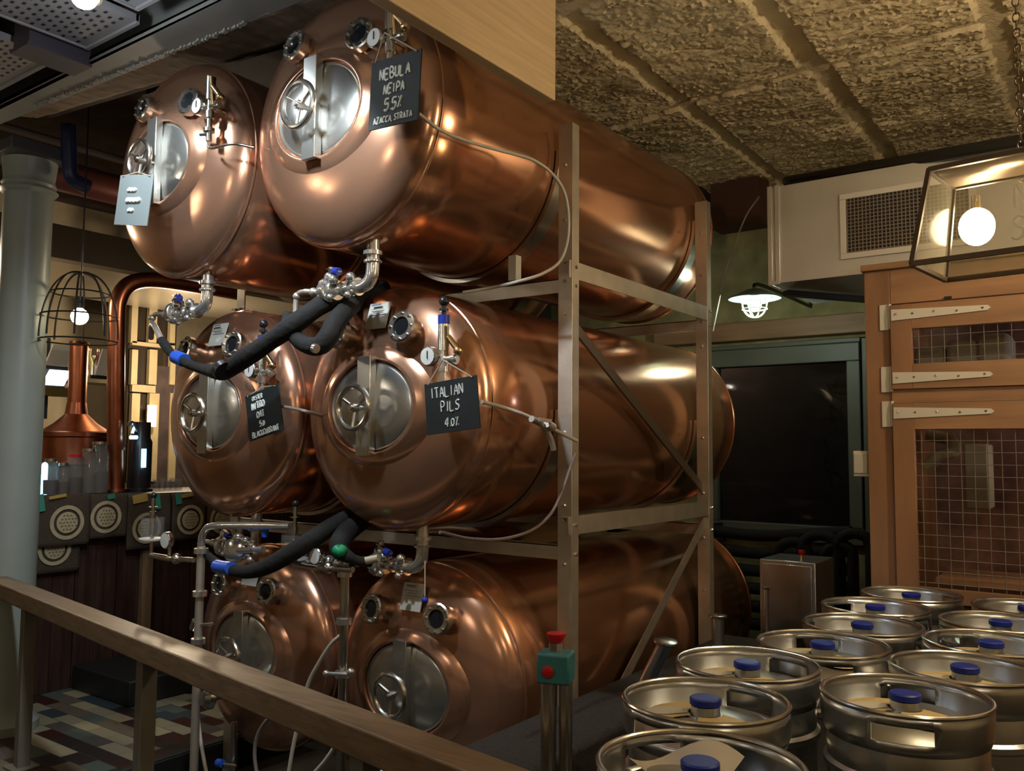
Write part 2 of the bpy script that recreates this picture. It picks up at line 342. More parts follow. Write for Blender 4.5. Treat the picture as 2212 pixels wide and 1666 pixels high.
# ------------------------------------------------------------------ beam, soffit, column, panels, plank
def by(X): return 2.19+(-3.05-X)*-.052                            # rear edge of the beam flange
g = MB()
g.hexa([V(-9.3, 2.02, 3.462), V(-1.76, 2.02, 3.462), V(-1.76, by(-1.76), 3.462), V(-9.3, by(-9.3)+.1, 3.462), V(-9.3, 2.02, 3.49), V(-1.76, 2.02, 3.49), V(-1.76, by(-1.76), 3.49), V(-9.3, by(-9.3)+.1, 3.49)])
g.span((-9.3, 2.06, 3.49), (-1.76, 2.10, 3.72))
bo = g.build('ceiling_beam', beamm, bevel=.004); bo['kind'] = 'structure'
s = MB(); N = 70; vs = []; fs = []
for i in range(N+1):
    t = i/N; X = -4.95+t*3.2; ye = 2.27+(X+4.7)*.125
    for k in range(9):
        q = k/8; y = by(X)-.005+(ye-by(X))*q; z = 3.475+.025*q+.010*noise.noise((X*9, y*34, 2))
        vs.append((X, y, z))
for i in range(N):
    for k in range(8): a = i*9+k; fs.append((a, a+9, a+10, a+1))
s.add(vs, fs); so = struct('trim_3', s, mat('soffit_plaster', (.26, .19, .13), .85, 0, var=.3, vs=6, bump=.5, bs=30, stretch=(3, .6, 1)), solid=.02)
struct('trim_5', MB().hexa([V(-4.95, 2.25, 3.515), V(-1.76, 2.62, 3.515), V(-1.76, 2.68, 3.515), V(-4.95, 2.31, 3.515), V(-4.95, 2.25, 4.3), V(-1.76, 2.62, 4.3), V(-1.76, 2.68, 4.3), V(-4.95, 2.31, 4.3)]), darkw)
s = MB()                                                       # ragged mesh bead along the beam edge
for i in range(84): X = -4.68+i*.02; s.box((X, by(X)+.004*math.sin(i*2.1), 3.458+.003*math.sin(i*1.7)), (.014, .016+.006*math.sin(i*5), .012))
struct('trim_4', s, mat('bead', (.40, .38, .33), .5))
for (xa, xb, ya, yb) in ((-3.89, -3.46, .7, 1.965), (-7.9, -4.115, .7, 1.935), (-3.36, -2.6, .7, 1.9)):
    pn = rect_frame(MB(), xa-.012, xb+.012, .7-.7, 1, 0, 1, .1) if False else MB().span((xa, ya, 3.5), (xb, yb, 3.53)).span((xa, yb-.012, 3.488), (xb, yb+.004, 3.53)).span((xa-.006, ya, 3.492), (xa+.006, yb, 3.53))
    pn = pn.build('ceiling_panel', panelm); pn['kind'] = 'structure'
    h = MB(); yy = ya+.05; r = 0
    while yy < yb-.04:
        xx = xa+.03+(r % 2)*.03
        while xx < xb-.02:
            if xx > -6: h.span((xx-.011, yy-.006, 3.4985), (xx+.011, yy+.006, 3.501))
            xx += .06
        yy += .034; r += 1
    ho = h.build('panel_perforation', holem, pn); ho['kind'] = 'stuff'
struct('ceiling', MB().span((-9.4, -4.2, 3.72), (-2.45, 2.02, 3.85)), darkw)
gb = MB().span((-4.07, 1.72, 3.44), (-3.92, 1.99, 3.70)).span((-4.08, 1.71, 3.425), (-3.91, 2.0, 3.44)); go = gb.build('ceiling_beam', mat('dark_steel', (.06, .05, .065), .5)); go['kind'] = 'structure'
# two cool spot lamps on the panels
for p, w in zip(COOLP, (0, 1)):
    t = thing('ceiling_spot_lamp', ['cool white spot lamp on the ceiling over the copper tanks, rays spreading from it', 'cool white lamp at the top edge left of the tanks, under the perforated panel'][w], 'lamp', p)
    MB().lathe([(.03, .07), (.05, .07), (.065, 0), (.055, 0), (.04, .05)], p, (0, 0, 1), 24, cap=False).build('lamp_housing', steel, t, solid=.003)
    MB().sph(p+V(0, 0, .005), .034 if w == 0 else .05, 10).build('bulb', bulbc, t)
# iron column
cc = at(38, 900, D=5.15); cx, cy = cc.x, cc.y
MB_ = MB()
def zc(py, d=5.05): return 1.65+(945-py)/FPX*d
prof = [(.19, 0), (.19, .05), (.165, .08), (.15, .12), (.142, .2), (.135, zc(385)), (.15, zc(382)), (.163, zc(376)), (.15, zc(370)), (.143, zc(368)), (.152, zc(362)), (.143, zc(356)), (.14, zc(350)), (.155, zc(300)), (.175, zc(285)), (.175, 3.40)]
co = MB_.lathe(prof, (cx, cy, 0), n=40).build('iron_column', colm)
co['kind'] = 'structure'; co['label'] = 'round grey-green painted iron column with a moulded collar'
MB().span((cx-.2, cy-.2, 3.38), (cx+.2, cy+.16, 3.455)).build('column_cap', mat('dark_cap', (.08, .08, .085), .4), co, bevel=.008)
# pine boxed beam end
plankX = -1.7
pt = at(1200, 218, X=plankX)
t = tag(MB().span((plankX-.05, -1.2, pt.z), (plankX, pt.y, 3.50)).build('pine_fascia_board', pine, bevel=.003), 'wide pale pine fascia board hanging over the top tank', 'board')

# ------------------------------------------------------------------ tanks
X0, X1 = -2.492, -3.562
TK = {'T': (X0, 2.296, 2.939), 'M': (X0, 2.608, 1.819), 'B': (X0, 2.841, .661), 'TL': (X1, 2.296, 2.939), 'ML': (X1, 2.608, 1.819), 'BL': (X1, 2.841, .661)}
R = .5; LEN = 2.44; BD = .145
def dish(r): return BD*math.sqrt(max(0, 1-(r/R)**2.6))
def dish_n(x, z):
    r = math.hypot(x, z); e = .01; sl = (dish(r-e)-dish(r+e))/(2*e)
    return Vector((x/r*sl, -1, z/r*sl)).normalized()
def tank(name, label):
    t = thing(name, label, 'tank', (0, 0, -R), 'copper beer tanks in the rack')
    pr = [(R, 0), (R, LEN)]; a = MB().lathe([(R-.004, -.0)]+[(R, .004)]+[(R, LEN*i/12) for i in range(1, 12)]+[(R, LEN-.004), (R-.004, LEN)], (0, 0, 0), (0, 1, 0), 128, cap=False); a.build('shell', copper, t, ang=60)
    rs = [R*math.sin(PI/2*i/22) for i in range(22, -1, -1)]
    MB().lathe([(max(r, 1e-3), -dish(r)) for r in rs], (0, 0, 0), (0, 1, 0), 128, cap=False).build('front_head', copper_h, t, ang=80)
    MB().lathe([(max(r, 1e-3), LEN+dish(r)*1.15) for r in rs], (0, 0, 0), (0, 1, 0), 96, cap=False).build('rear_head', copper_h, t, ang=80)
    for yb, tb in ((.004, .006), (LEN-.01, .007)): MB().ring((0, yb, 0), R, tb, (0, 1, 0), 128, 8).build('seam_bead', copper_h, t)
    # manway: copper collar, oval steel door, clamp bar, handwheel
    A, B = .235, .185
    cl = [(1.00, -.12), (1.0, -.150), (1.012, -.157), (1.04, -.159), (1.08, -.155), (1.17, -.148), (1.28, -.136), (1.38, -.118)]
    MB().lathe(cl, (0, 0, 0), (0, 1, 0), 72, sx=A, sy=B, up=(1, 0, 0), cap=False).build('manway_collar', copper_h, t, ang=80)
    d = MB().lathe([(1.0, -.10), (.985, -.142), (.96, -.150), (.93, -.146), (.9, -.1495), (.5, -.156), (.02, -.158)], (0, 0, 0), (0, 1, 0), 72, sx=A, sy=B, up=(1, 0, 0), cap=False).build('manway_door', steel_b, t, ang=50)
    MB().box((-.005, -.178, 0), (.075, .02, .40)).box((.028, -.172, 0), (.008, .035, .40)).box((-.04, -.172, 0), (.006, .028, .40)).build('clamp_bar', steel_b, t, bevel=.002)
    w = MB(); wc = V(.0, -.245, -.01); w.ring(wc, .084, .0115, (0, 1, 0), 40, 10)
    for k in range(3):
        q = 2*PI*k/3+.5; w.cyl(wc+V(0, .012, 0), wc+V(math.cos(q)*.078, 0, math.sin(q)*.078), .007)
    w.cyl(wc+V(0, .02, 0), wc+V(0, -.012, 0), .018); w.cyl(wc+V(0, .09, 0), wc+V(0, -.02, 0), .01)
    w.build('handwheel', steel, t)
    # pair of sight glasses
    for sx in (-1, 1):
        p = V(sx*.178, 0, .298); r = math.hypot(p.x, p.z); p.y = -dish(r)
        n = (dish_n(p.x, p.z)+V(0, -.5, 0)).normalized()
        g = MB().lathe([(.052, -.03), (.052, .035), (.064, .037), (.064, .064), (.058, .068), (.038, .066), (.036, .055)], p, n, 36, cap=False)
        for k in range(8):
            u = n.orthogonal().normalized(); w2 = n.cross(u); q = 2*PI*k/8
            g.cyl(p+n*.064+(u*math.cos(q)+w2*math.sin(q))*.051, p+n*.075+(u*math.cos(q)+w2*math.sin(q))*.051, .006, n=6)
        go = g.build('sight_glass', steel, t)
        MB().lathe([(.037, 0), (.001, .001)], p+n*.058, n, 28, cap=False).build('glass_disc', darkg, go)
    n = dish_n(.005, .355); p = V(.005, -dish(.365), .365)+n*.016; rt = Matrix((V(1, 0, 0), n*-1, (V(1,0,0).cross(-n)))).transposed()
    dp = MB().box(p, (.115, .004, .115), rt).build('data_plate', paperm, t)
    pm = MB().box(p+n*.003+V(-.005, 0, .045), (.05, .002, .008), rt)
    for k in range(7): pm.box(p+n*.003+V(random.uniform(-.006, .006), n.z*-.0, .026-.011*k), (.07+random.uniform(-.02, .015), .0015, .0022), rt)
    pm.build('printed_text', paperp, dp)
    return t
def proto_stack(t, knob):                                       # pressure gauge and relief valve stack on the head
    x, y = .385, -.155
    s = MB().cyl((x, y, .02), (x, y, .30), .013).cyl((x, y, .20), (x, y, .30), .022).cyl((x, y, .12), (x, y, .15), .020).cyl((x, y, .06), (x, y, .075), .024).cyl((x, y+.11, .17), (x, y, .17), .014).cyl((x, y, .17), (x+.07, y, .165), .012).cyl((x+.05, y, .165), (x+.062, y, .165), .02)
    so = s.build('relief_valve_stack', chrome if knob else steel, t)
    MB().cyl((x+.022, y, .16), (x+.03, y-.02, .29), .007).cyl((x+.03, y-.01, .25), (x+.07, y, .20), .012).sph((x+.072, y, .195), .018, 8).build('brass_fitting', cordm, so)
    gx = x-.055; g = MB().lathe([(.034, 0), (.038, .004), (.038, .026), (.034, .03)], (gx, y, .18), (0, -1, 0), 28).cyl((gx, y, .18), (x, y, .18), .008).build('pressure_gauge', steel, t)
    MB().lathe([(.032, 0), (.001, .001)], (gx, y-.0305, .18), (0, -1, 0), 28, cap=False).build('dial', gaugew, g)
    MB().box((gx+.003, y-.034, .185), (.003, .002, .03)).build('needle', blackp, g)
    if knob:
        MB().cyl((x, y, .30), (x, y, .335), .023).build('blue_cap', bluep, so)
        MB().cyl((x, y, .335), (x, y, .375), .009).cyl((x, y, .35), (x, y, .36), .018).sph((x, y, .388), .020, 10).build('ball_knob', blackp, so)
    MB().cyl((x, y, .05), (x-.05, y-.01, .055), .006).build('small_tap', blackp, so)
def outlet(t, hang=.17):                                        # outlet bend and valve cluster under the head
    x = .11; y = .05; z = -.49
    o = MB(); o.tube([(x, y, z+.03), (x, y, z-.10), (x-.012, y, z-.145), (x-.05, y, z-.165), (x-.10, y, z-.165)], .026, 16, smooth=5)
    for zz in (-.04, -.075): o.ring((x, y, z+zz), .030, .007, n=24)
    o.cyl((x, y, z-.035), (x, y, z-.05), .038)
    po = o.build('outlet_pipe', chrome, t)
    v = MB(); zz = z-.165
    v.cyl((x-.06, y, zz), (x-.30, y, zz), .022)
    for xx, rr in ((-.075, .036), (-.11, .034), (-.155, .030), (-.20, .042), (-.235, .05), (-.27, .036)): v.cyl((x+xx, y, zz), (x+xx-.014, y, zz), rr, n=22)
    for xx in (-.09, -.19): v.sph((x+xx, y-.03, zz+.035), .020, 8); v.cyl((x+xx, y, zz), (x+xx, y-.03, zz+.05), .007); v.sph((x+xx-.01, y-.035, zz-.035), .014, 8)
    v.build('clamp_fitting', chrome, t)
    b = MB(); b.lathe([(.046, -.014), (.052, -.01), (.052, .01), (.046, .014)], (x-.235, y-.01, zz), (1, 0, 0), 28)
    b.cyl((x-.235, y, zz), (x-.235, y, zz+.085), .010); b.sph((x-.235, y, zz+.05), .03, 10)
    for k in range(5): q = k*2*PI/5; b.sph((x-.25, y+math.cos(q)*.042, zz+math.sin(q)*.042), .016, 6)
    bo = b.build('butterfly_valve', chrome, t)
    h = MB().bar((x-.235, y-.02, zz+.085), (x-.12, y-.06, zz+.055), .016, .006).cyl((x-.235, y, zz+.08), (x-.235, y, zz+.095), .013).build('valve_handle', steel, bo)
    MB().cyl((x-.155, y-.055, zz+.060), (x-.125, y-.06, zz+.055), .016).build('blue_grip', bluep, h)
    d = MB(); d.cyl((x-.30, y, zz), (x-.38, y-.01, zz+.01), .012).sph((x-.34, y, zz+.005), .019, 8).tube([(x-.38, y-.01, zz+.01), (x-.42, y-.01, zz+.005), (x-.435, y-.01, zz-.03), (x-.435, y-.01, zz-.10)], .011, 12, smooth=4)
    d.sph((x-.43, y-.01, zz-.005), .017, 8); d.build('hose_tail', mat('dull_cast_fitting', (.50, .46, .40), .4, .7), t)
LB = {'T': 'topmost copper tank in the front column, carrying a chalkboard reading NEBULA', 'M': 'middle copper tank in the front column, carrying a chalkboard reading ITALIAN PILS',
      'B': 'lowest copper tank in the front column, just behind the handrail, without a chalkboard', 'TL': 'topmost copper tank of the left column, a pale sign on its handwheel',
      'ML': 'middle copper tank of the rear left column, black hose sagging before its door', 'BL': 'lowest copper tank of the rear left column, partly hidden behind the wooden handrail'}
proto = tank('copper_tank', LB['T'])
trees = {'T': proto}
for k in ('M', 'B', 'TL', 'ML', 'BL'):
    trees[k] = copy_tree(proto); trees[k]['label'] = LB[k]
for k in ('T', 'TL'):
    for ch in [q for q in bpy.data.objects if q.parent == trees[k] and q.name.startswith(('sight_glass', 'data_plate'))]:
        if ch.name.startswith('data_plate'):
            for g_ in [q for q in bpy.data.objects if q.parent == ch]: bpy.data.objects.remove(g_)
            bpy.data.objects.remove(ch)
        else:
            an = .15; ch.rotation_euler = (0, an, 0); ch.location = (-R*math.sin(an), .014, R-R*math.cos(an)-.042)
for k, t in trees.items():
    if k not in ('B', 'BL'): proto_stack(t, k in ('M', 'ML'))
    if k not in ('BL', 'B'): outlet(t)
    if k in ('B', 'BL'):                                        # saddle feet of the two lowest tanks
        for yy in (.5, 1.9):
            f = MB(); f.span((-.34, yy-.04, -.65), (-.26, yy+.04, -.36)).span((.26, yy-.04, -.65), (.34, yy+.04, -.36)).span((-.36, yy-.05, -.66), (.36, yy+.05, -.62))
            f.build('saddle_foot', steel, t)
for k, t in trees.items():
    x, y, z = TK[k]; t.location = (x, y, z-R)

# ------------------------------------------------------------------ rack
RX, RL = -1.93, -4.13; RY = (3.03, 4.43)
rk = thing('tank_rack', 'pale angle-iron rack of bolted posts and rails holding the copper tanks', 'rack', (RX, RY[0], -.15))
for y in RY:
    for x in (RX, RL):
        zt = 3.04; sg = 1 if x == RX else -1; sy = 1 if y == RY[0] else -1
        m = MB().span((x-.035*sg, y-.004, -.15), (x+.035*sg, y+.004, zt)).span((x+.027*sg, y, -.15), (x+.035*sg, y+.05, zt)).span((x-.05, y-.05, -.15), (x+.05, y+.05, -.14))
        po = m.build('post', rackm, rk, bevel=.0015)
        b = MB()
        for z in (2.86, 2.62, 2.44, 2.36, 2.22, 1.42, 1.36, 1.18, 1.72, .9): b.lathe([(.009, 0), (.009, .004), (.006, .009)], (x, y-.004, z), (0, -1, 0), 8)
        for z in (2.42, 2.34, 1.34, 1.22): b.lathe([(.009, 0), (.009, .004), (.006, .009)], (x+.035*sg, y+.025, z), (sg, 0, 0), 8)
        b.build('bolt', chrome, po)
for x in (RX+.03, RL-.03):
    for z in (2.445, 1.375):
        MB().span((x-.005, RY[0]-.02, z-.075), (x+.001, RY[1]+.03, z)).span((x-.04, RY[0]-.02, z-.006), (x, RY[1]+.03, z)).build('side_rail', rackm, rk, bevel=.001)
for y in RY:
    for z in (2.375, 1.255):
        MB().span((RL, y+.004, z-.06), (RX, y+.012, z)).span((RL, y+.004, z-.006), (RX, y+.05, z)).build('cross_rail', rackm, rk, bevel=.001)
    for k in ('T', 'M', 'TL', 'ML'):                              # steel saddle straps cupping each tank
        tx, ty, tz = TK[k]; vs = []; fs = []; n = 40
        for i in range(n+1):
            a = PI+PI*i/n
            for rr, dy in ((R+.004, -.04), (R+.022, -.04), (R+.022, .04), (R+.004, .04)): vs.append((tx+math.cos(a)*rr, y+dy+.05, tz+math.sin(a)*rr))
        for i in range(n):
            for q in range(4): a = i*4+q; b = i*4+(q+1) % 4; fs.append((a, b, b+4, a+4))
        MB().add(vs, fs).build('saddle_strap', steel, rk)
br1 = MB().bar(at(1246, 712, X=RX-.01), at(1522, 1062, X=RX-.01), .012, .045, (0, 0, 1)).build('diagonal_brace', mat('dull_brace', (.25, .2, .15), .4, .8), rk)
br2 = MB().bar(at(1527, 1118, X=RX+.01), at(1335, 1495, X=RX+.01), .006, .05).build('diagonal_brace', rackm, rk)
bp = at(1112, 578, Y=3.0); MB().span(bp+V(-.02, -.02, -.06), bp+V(.02, .02, .05)).build('bracket', whitem, rk)

# ------------------------------------------------------------------ chalkboards
def board(label, c, tilt, yaw, lines, w=.235, h=.245, face=None, hang=None, r=.0028):
    c = Vector(c); Rm = Matrix.Rotation(yaw, 3, 'Z') @ Matrix.Rotation(-tilt, 3, 'Y')
    t = thing('chalkboard_sign', label, 'sign', c-V(0, 0, h/2), 'chalkboards hanging on the tanks')
    MB().box(c, (w, .005, h), Rm).build('board', face or chalkb, t, bevel=.001)
    wr_ = MB(); ux, uz, fy = Rm @ V(1, 0, 0), Rm @ V(0, 0, 1), Rm @ V(0, -1, 0)
    for txt, dx, dz, hh, rr in lines: strokes(wr_, txt, c+fy*.0035+ux*dx+uz*dz, ux, uz, hh, rr)
    wr_.build('chalk_writing', chalk, t)
    if hang:
        s = MB().tube([c+ux*(-w*.42)+uz*(h*.47)+fy*.004, Vector(hang)], .003, 6).tube([c+ux*(w*.42)+uz*(h*.47)+fy*.004, Vector(hang)], .003, 6)
        s.build('string', ropem, t)
def loc(k, x, y, z): return Vector(TK[k])+Vector((x, y, z))
board('chalkboard reading NEBULA with beer details, tilted, hanging before the topmost front tank', loc('T', .469, -.215, -.062), -.05, 0,
      [('NEBULA', .0, .065, .036, .0042), ('NEIPA', .0, .01, .032, .004), ('5.5%', .0, -.045, .040, .0045), ('AZACCA, STRATA', 0, -.095, .021, .003)], hang=loc('T', .40, -.20, .17))
board('chalkboard reading ITALIAN PILS 4.0%, hanging on the middle front tank', loc('M', .480, -.215, -.012), .10, 0,
      [('ITALIAN', -.015, .055, .036, .0028), ('PILS', -.005, -.0, .036, .003), ('4.0%', .0, -.058, .032, .003)], w=.25, h=.19, hang=loc('M', .42, -.20, .16))
board('chalkboard with smudged writing ending in BLACKCURRANT, on the middle tank of the left column', loc('ML', .485, -.215, -.018), .22, 0,
      [('OYSTER', -.03, .078, .018, .0022), ('NITRO', -.03, .043, .028, .0036), ('OAT', -.02, .0, .026, .0036), ('5.0', -.015, -.042, .024, .0035), ('BLACKCURRANT', .0, -.083, .022, .0032)], w=.23, h=.205, hang=loc('ML', .41, -.17, .10))
board('pale glary sign hanging from the handwheel of the topmost left tank', loc('TL', .0, -.262, -.20), -.16, .05,
      [('~~~', -.02, .045, .03, .0065), ('~~~~', .0, .0, .036, .008), ('~~', -.01, -.045, .03, .006)], w=.25, h=.225, face=mat('glare_grey_board', (.26, .30, .30), .12, 0, coat=1), hang=loc('TL', .0, -.25, -.07))  # glare on this board put into its paler face colour

# ------------------------------------------------------------------ hoses
def hose(name, label, pts, r, m, cat='hose', group=None, parts=()):
    o = tag(MB().tube(pts, r, 12, smooth=8).build(name, m), label, cat, group)
    for nm, ps, rr, mm in parts: MB().tube(ps, rr, 12, smooth=3).build(nm, mm, o)
    return o
def pl(L, **k): return [at(x, y, **k) for x, y in L]
fit_m = mat('cast_hose_fitting', (.50, .45, .40), .4, .6)
A1 = [at(349, 735, Y=2.28), at(372, 765, Y=2.26), at(408, 787, Y=2.24), at(455, 801, Y=2.22), at(490, 799, Y=2.2), at(530, 773, Y=2.2), at(590, 733, Y=2.22), at(650, 690, Y=2.26), at(700, 655, Y=2.34), at(752, 630, Y=2.5), at(800, 607, Y=2.9)]
hose('insulated_hose', 'thick black insulated hose sagging from the left valve up to the right', A1, lambda t: .020+.020*min(1, max(0, t-.22)*6)+.002*math.sin(t*40), foam, group='black hoses between the top and middle tanks',
     parts=[('blue_ferrule', [at(379, 771, Y=2.255), at(398, 779, Y=2.25)], .031, bluel), ('hose_fitting', [loc('TL', -.325, .04, -.76), at(330, 700, Y=2.30), at(349, 735, Y=2.28)], .014, fit_m), ('zip_tie', [at(478, 796, Y=2.16), at(485, 803, Y=2.16)], .044, blackp)])
B1 = [at(621, 682, Y=2.33), at(624, 706, Y=2.30), at(640, 730, Y=2.26), at(664, 746, Y=2.24), at(690, 747, Y=2.24), at(710, 726, Y=2.26), at(724, 698, Y=2.3), at(746, 672, Y=2.4), at(778, 646, Y=2.6), at(826, 622, Y=2.95)]
hose('insulated_hose', 'black insulated hose looping down from the right valve and back up behind the tank', B1, lambda t: .024+.016*min(1, t*2), foam, group='black hoses between the top and middle tanks',
     parts=[('silver_band', [at(678, 752, Y=2.20), at(684, 754, Y=2.20)], .018, chrome)])
C1 = [at(447, 1197, Y=2.45), at(462, 1212, Y=2.42), at(490, 1229, Y=2.38), at(530, 1236, Y=2.36), at(570, 1227, Y=2.36), at(610, 1206, Y=2.38), at(660, 1175, Y=2.42), at(710, 1142, Y=2.5), at(760, 1115, Y=2.66), at(790, 1100, Y=2.9)]
hose('insulated_hose', 'black hose with a blue ferrule above the lowest left tank', C1, lambda t: .016+.022*min(1, t*1.8), foam, group='black hoses above the lowest tanks',
     parts=[('blue_ferrule', [at(468, 1223, Y=2.395), at(481, 1226, Y=2.385), at(500, 1228, Y=2.36)], .029, bluel)])
D1 = [at(800, 1215, Y=2.55), at(778, 1213, Y=2.5), at(752, 1203, Y=2.46), at(733, 1188, Y=2.46), at(738, 1165, Y=2.5), at(760, 1140, Y=2.6), at(800, 1112, Y=2.85)]
hose('insulated_hose', 'black hose wrapped with green tape beside the small gauge', D1, lambda t: .020+.024*min(1, max(0, t-.25)*3), foam, group='black hoses above the lowest tanks',
     parts=[('green_tape', [at(726, 1186, Y=2.42), at(733, 1193, Y=2.42), at(741, 1186, Y=2.44)], .022, greenp), ('hose_tail', [at(768, 1217, Y=2.5), at(790, 1212, Y=2.52), at(818, 1206, Y=2.54)], .017, mat('beige_tail', (.5, .43, .30), .4, .4))])
hose('clear_tube', 'thin clear tube running from the top chalkboard down past the rack post', [at(905, 246, Y=2.12), at(950, 280, Y=2.2), at(1010, 305, X=-1.94), at(1080, 325, X=-1.92), at(1150, 345, X=-1.90), at(1195, 378, X=-1.87), at(1222, 425, X=-1.84), at(1228, 500, X=-1.84), at(1212, 560, X=-1.86), at(1175, 590, X=-1.9), at(1120, 608, X=-1.96), at(1060, 622, X=-2.1), at(1000, 632, X=-2.2)], .0065, hosew, cat='tube')
tv = hose('clear_tube', 'clear tube with a tee valve running from the ITALIAN PILS board to the post', [at(1040, 868, Y=2.4), at(1085, 880, X=-1.95), at(1130, 895, X=-1.90), at(1165, 912, X=-1.87), at(1200, 930, X=-1.86), at(1246, 953, X=-1.84)], .0075, tubem, cat='tube')
MB().tube(pl([(1148, 905), (1168, 915)], X=-1.86), .013).tube(pl([(1165, 915), (1178, 925), (1190, 950), (1196, 972)], X=-1.86), .011).cyl(at(1182, 915, X=-1.84), at(1195, 924, X=-1.84), .016).bar(at(1164, 906, X=-1.83), at(1190, 910, X=-1.83), .008, .014).sph(at(1178, 922, X=-1.86), .019, 8).build('tee_valve', fit_m, tv)
hose('clear_tube', 'thin dark tube drooping below the tee valve beside the rack post', pl([(1244, 980), (1232, 1010), (1215, 1060), (1190, 1110), (1150, 1145), (1090, 1164), (1020, 1165), (950, 1150)], X=-1.86), .006, mat('grey_tube', (.16, .12, .11), .4), cat='tube')
hose('clear_tube', 'grey tube linking the middle left tank to the middle front tank', [loc('ML', .50, -.20, .0)+V(0, 0, .02), at(640, 884, Y=2.42), at(665, 890, Y=2.42), at(700, 900, Y=2.5)], .007, tubem, cat='tube')
hose('clear_tube', 'thin steel tube from the gauge stack of the top left tank to the right', [loc('TL', .385, -.16, .0), loc('TL', .42, -.16, -.02), loc('TL', .56, -.16, -.03), loc('TL', .62, -.1, -.04)], .006, steel, cat='tube')
grp = 'white hoses hanging by the lowest tanks'
for lb, L in (('white hose hanging straight down on the left below the handrail', [(424, 1440), (424, 1480), (427, 1540), (435, 1610), (448, 1680)]),
              ('white hose curving down from the vertical pipe between the lowest tanks', [(737, 1372), (715, 1392), (690, 1430), (665, 1480), (645, 1560), (632, 1620), (622, 1680)]),
              ('white hose running down to the left under the handrail middle', [(742, 1570), (730, 1600), (705, 1640), (670, 1680)]),
              ('white hose running down to the right under the handrail middle', [(745, 1585), (762, 1612), (790, 1640), (830, 1672)]),
              ('thin grey hose curling in front of the lowest left tank belly', [(600, 1540), (575, 1558), (556, 1590), (550, 1630), (556, 1680)])):
    hose('white_hose', lb, pl(L, Y=2.52), .0085, hosew if 'grey' not in lb else mat('grey_hose', (.22, .18, .17), .4), group=grp)

# vertical pipes and spunding valves
def vpipe(label, px, ya, yb, Y, extra=None, r=.019):
    a, b = at(px, ya, Y=Y), at(px, yb, Y=Y); a = V(b.x, b.y, at(px, ya, Y=Y).z); bot = V(b.x, b.y, -.15)
    t = thing('steel_pipe', label, 'pipe', bot)
    MB().cyl(bot, a, r).build('tube', rackm if extra else steel, t)
    for z in (a.z-.02, (a.z+b.z)/2, b.z): MB().cyl(V(b.x, b.y, z-.012), V(b.x, b.y, z+.012), r*1.7).build('clamp', chrome, t)
    return t, a
t, a = vpipe('upright steel pipe bending right at its top, left of the lowest tanks', 428, 1180, 1385, 2.42, 1)
MB().tube([a-V(0, 0, .05), a+V(0, 0, .03), a+V(.025, 0, .075), a+V(.09, .0, .10), a+V(.30, .05, .11), a+V(.5, .1, .115)], .017, 14, smooth=5).build('bend', chrome, t)
MB().cyl(a+V(-.02, 0, -.36), a+V(.11, 0, -.34), .006).cyl(a+V(-.04, 0, -.38), a+V(-.02, 0, -.34), .02).build('bracket', steel, t)
t, a = vpipe('upright steel pipe with clamps standing between the two lowest tanks', 741, 1228, 1456, 2.5)
MB().tube([a, a+V(0, 0, .03), a+V(-.03, 0, .03), a+V(-.2, 0, .01), a+V(-.3, 0, .0), a+V(-.33, 0, .02)], .012, 12).sph(a+V(-.10, 0, .02), .028, 8).sph(a+V(-.04, 0, .02), .022, 8).build('bend', chrome, t)
MB().cyl(at(705, 1455, Y=2.44), at(760, 1458, Y=2.48), .008).sph(at(704, 1455, Y=2.44), .014, 8).sph(at(757, 1452, Y=2.44), .016, 8).build('wing_nut', chrome, t)
def spund(label, px, ytop, ycup, ybase, Y, gpx, gy, gr):
    p = at(px, ycup, Y=Y); top = at(px, ytop, Y=Y); bs = at(px, ybase, Y=Y)
    p = V(bs.x, bs.y, p.z); top = V(bs.x, bs.y, top.z)
    t = thing('spunding_valve', label, 'valve', bs)
    MB().cyl(bs, top, .009).cyl(p+V(0, 0, -.03), p+V(0, 0, .08), .015).cyl(top-V(0, 0, .06), top-V(0, 0, .055), .022).build('rod', steel, t)
    MB().sph(top, .016, 8).build('ball_knob', blackp, t)
    MB().lathe([(.055, 0), (.055, .10)], p+V(0, 0, -.05), (0, 0, 1), 32, cap=False).build('clear_cup', acryl, t, solid=.004)
    MB().lathe([(.001, 0), (.06, 0), (.062, .006), (.06, .012), (.001, .012)], p+V(0, 0, -.062), (0, 0, 1), 32).build('cup_base', mat('pale_acrylic', (.45, .42, .38), .3), t)
    g0 = at(gpx, gy, Y=Y-.02); g = MB().lathe([(gr*.9, 0), (gr, .004), (gr, .024), (gr*.92, .028)], g0, (0, -1, 0), 30).cyl(g0+V(0, 0, -gr*1.5), g0, .008).build('pressure_gauge', steel, t)
    MB().lathe([(gr*.88, 0), (.001, .001)], g0+V(0, -.0285, 0), (0, -1, 0), 30, cap=False).build('dial', gaugew, g)
    q = g0+V(0, 0, -gr*1.5); MB().tube([bs, V(q.x, q.y, bs.z)], .014, 12).cyl(q, V(q.x, q.y, bs.z), .008).sph(V(q.x+.06, q.y, bs.z+.005), .026, 8).cyl(V(q.x, q.y, bs.z), V(q.x+.2, q.y+.0, bs.z+.01), .012).build('side_pipe', steel, t)
spund('clear-cupped relief valve with a round white gauge, before the sacks', 327, 1070, 1140, 1200, 2.42, 367, 1167, .040)
spund('clear-cupped relief valve on a tall rod between the lower tanks', 635, 1088, 1180, 1218, 2.48, 690, 1200, .036)
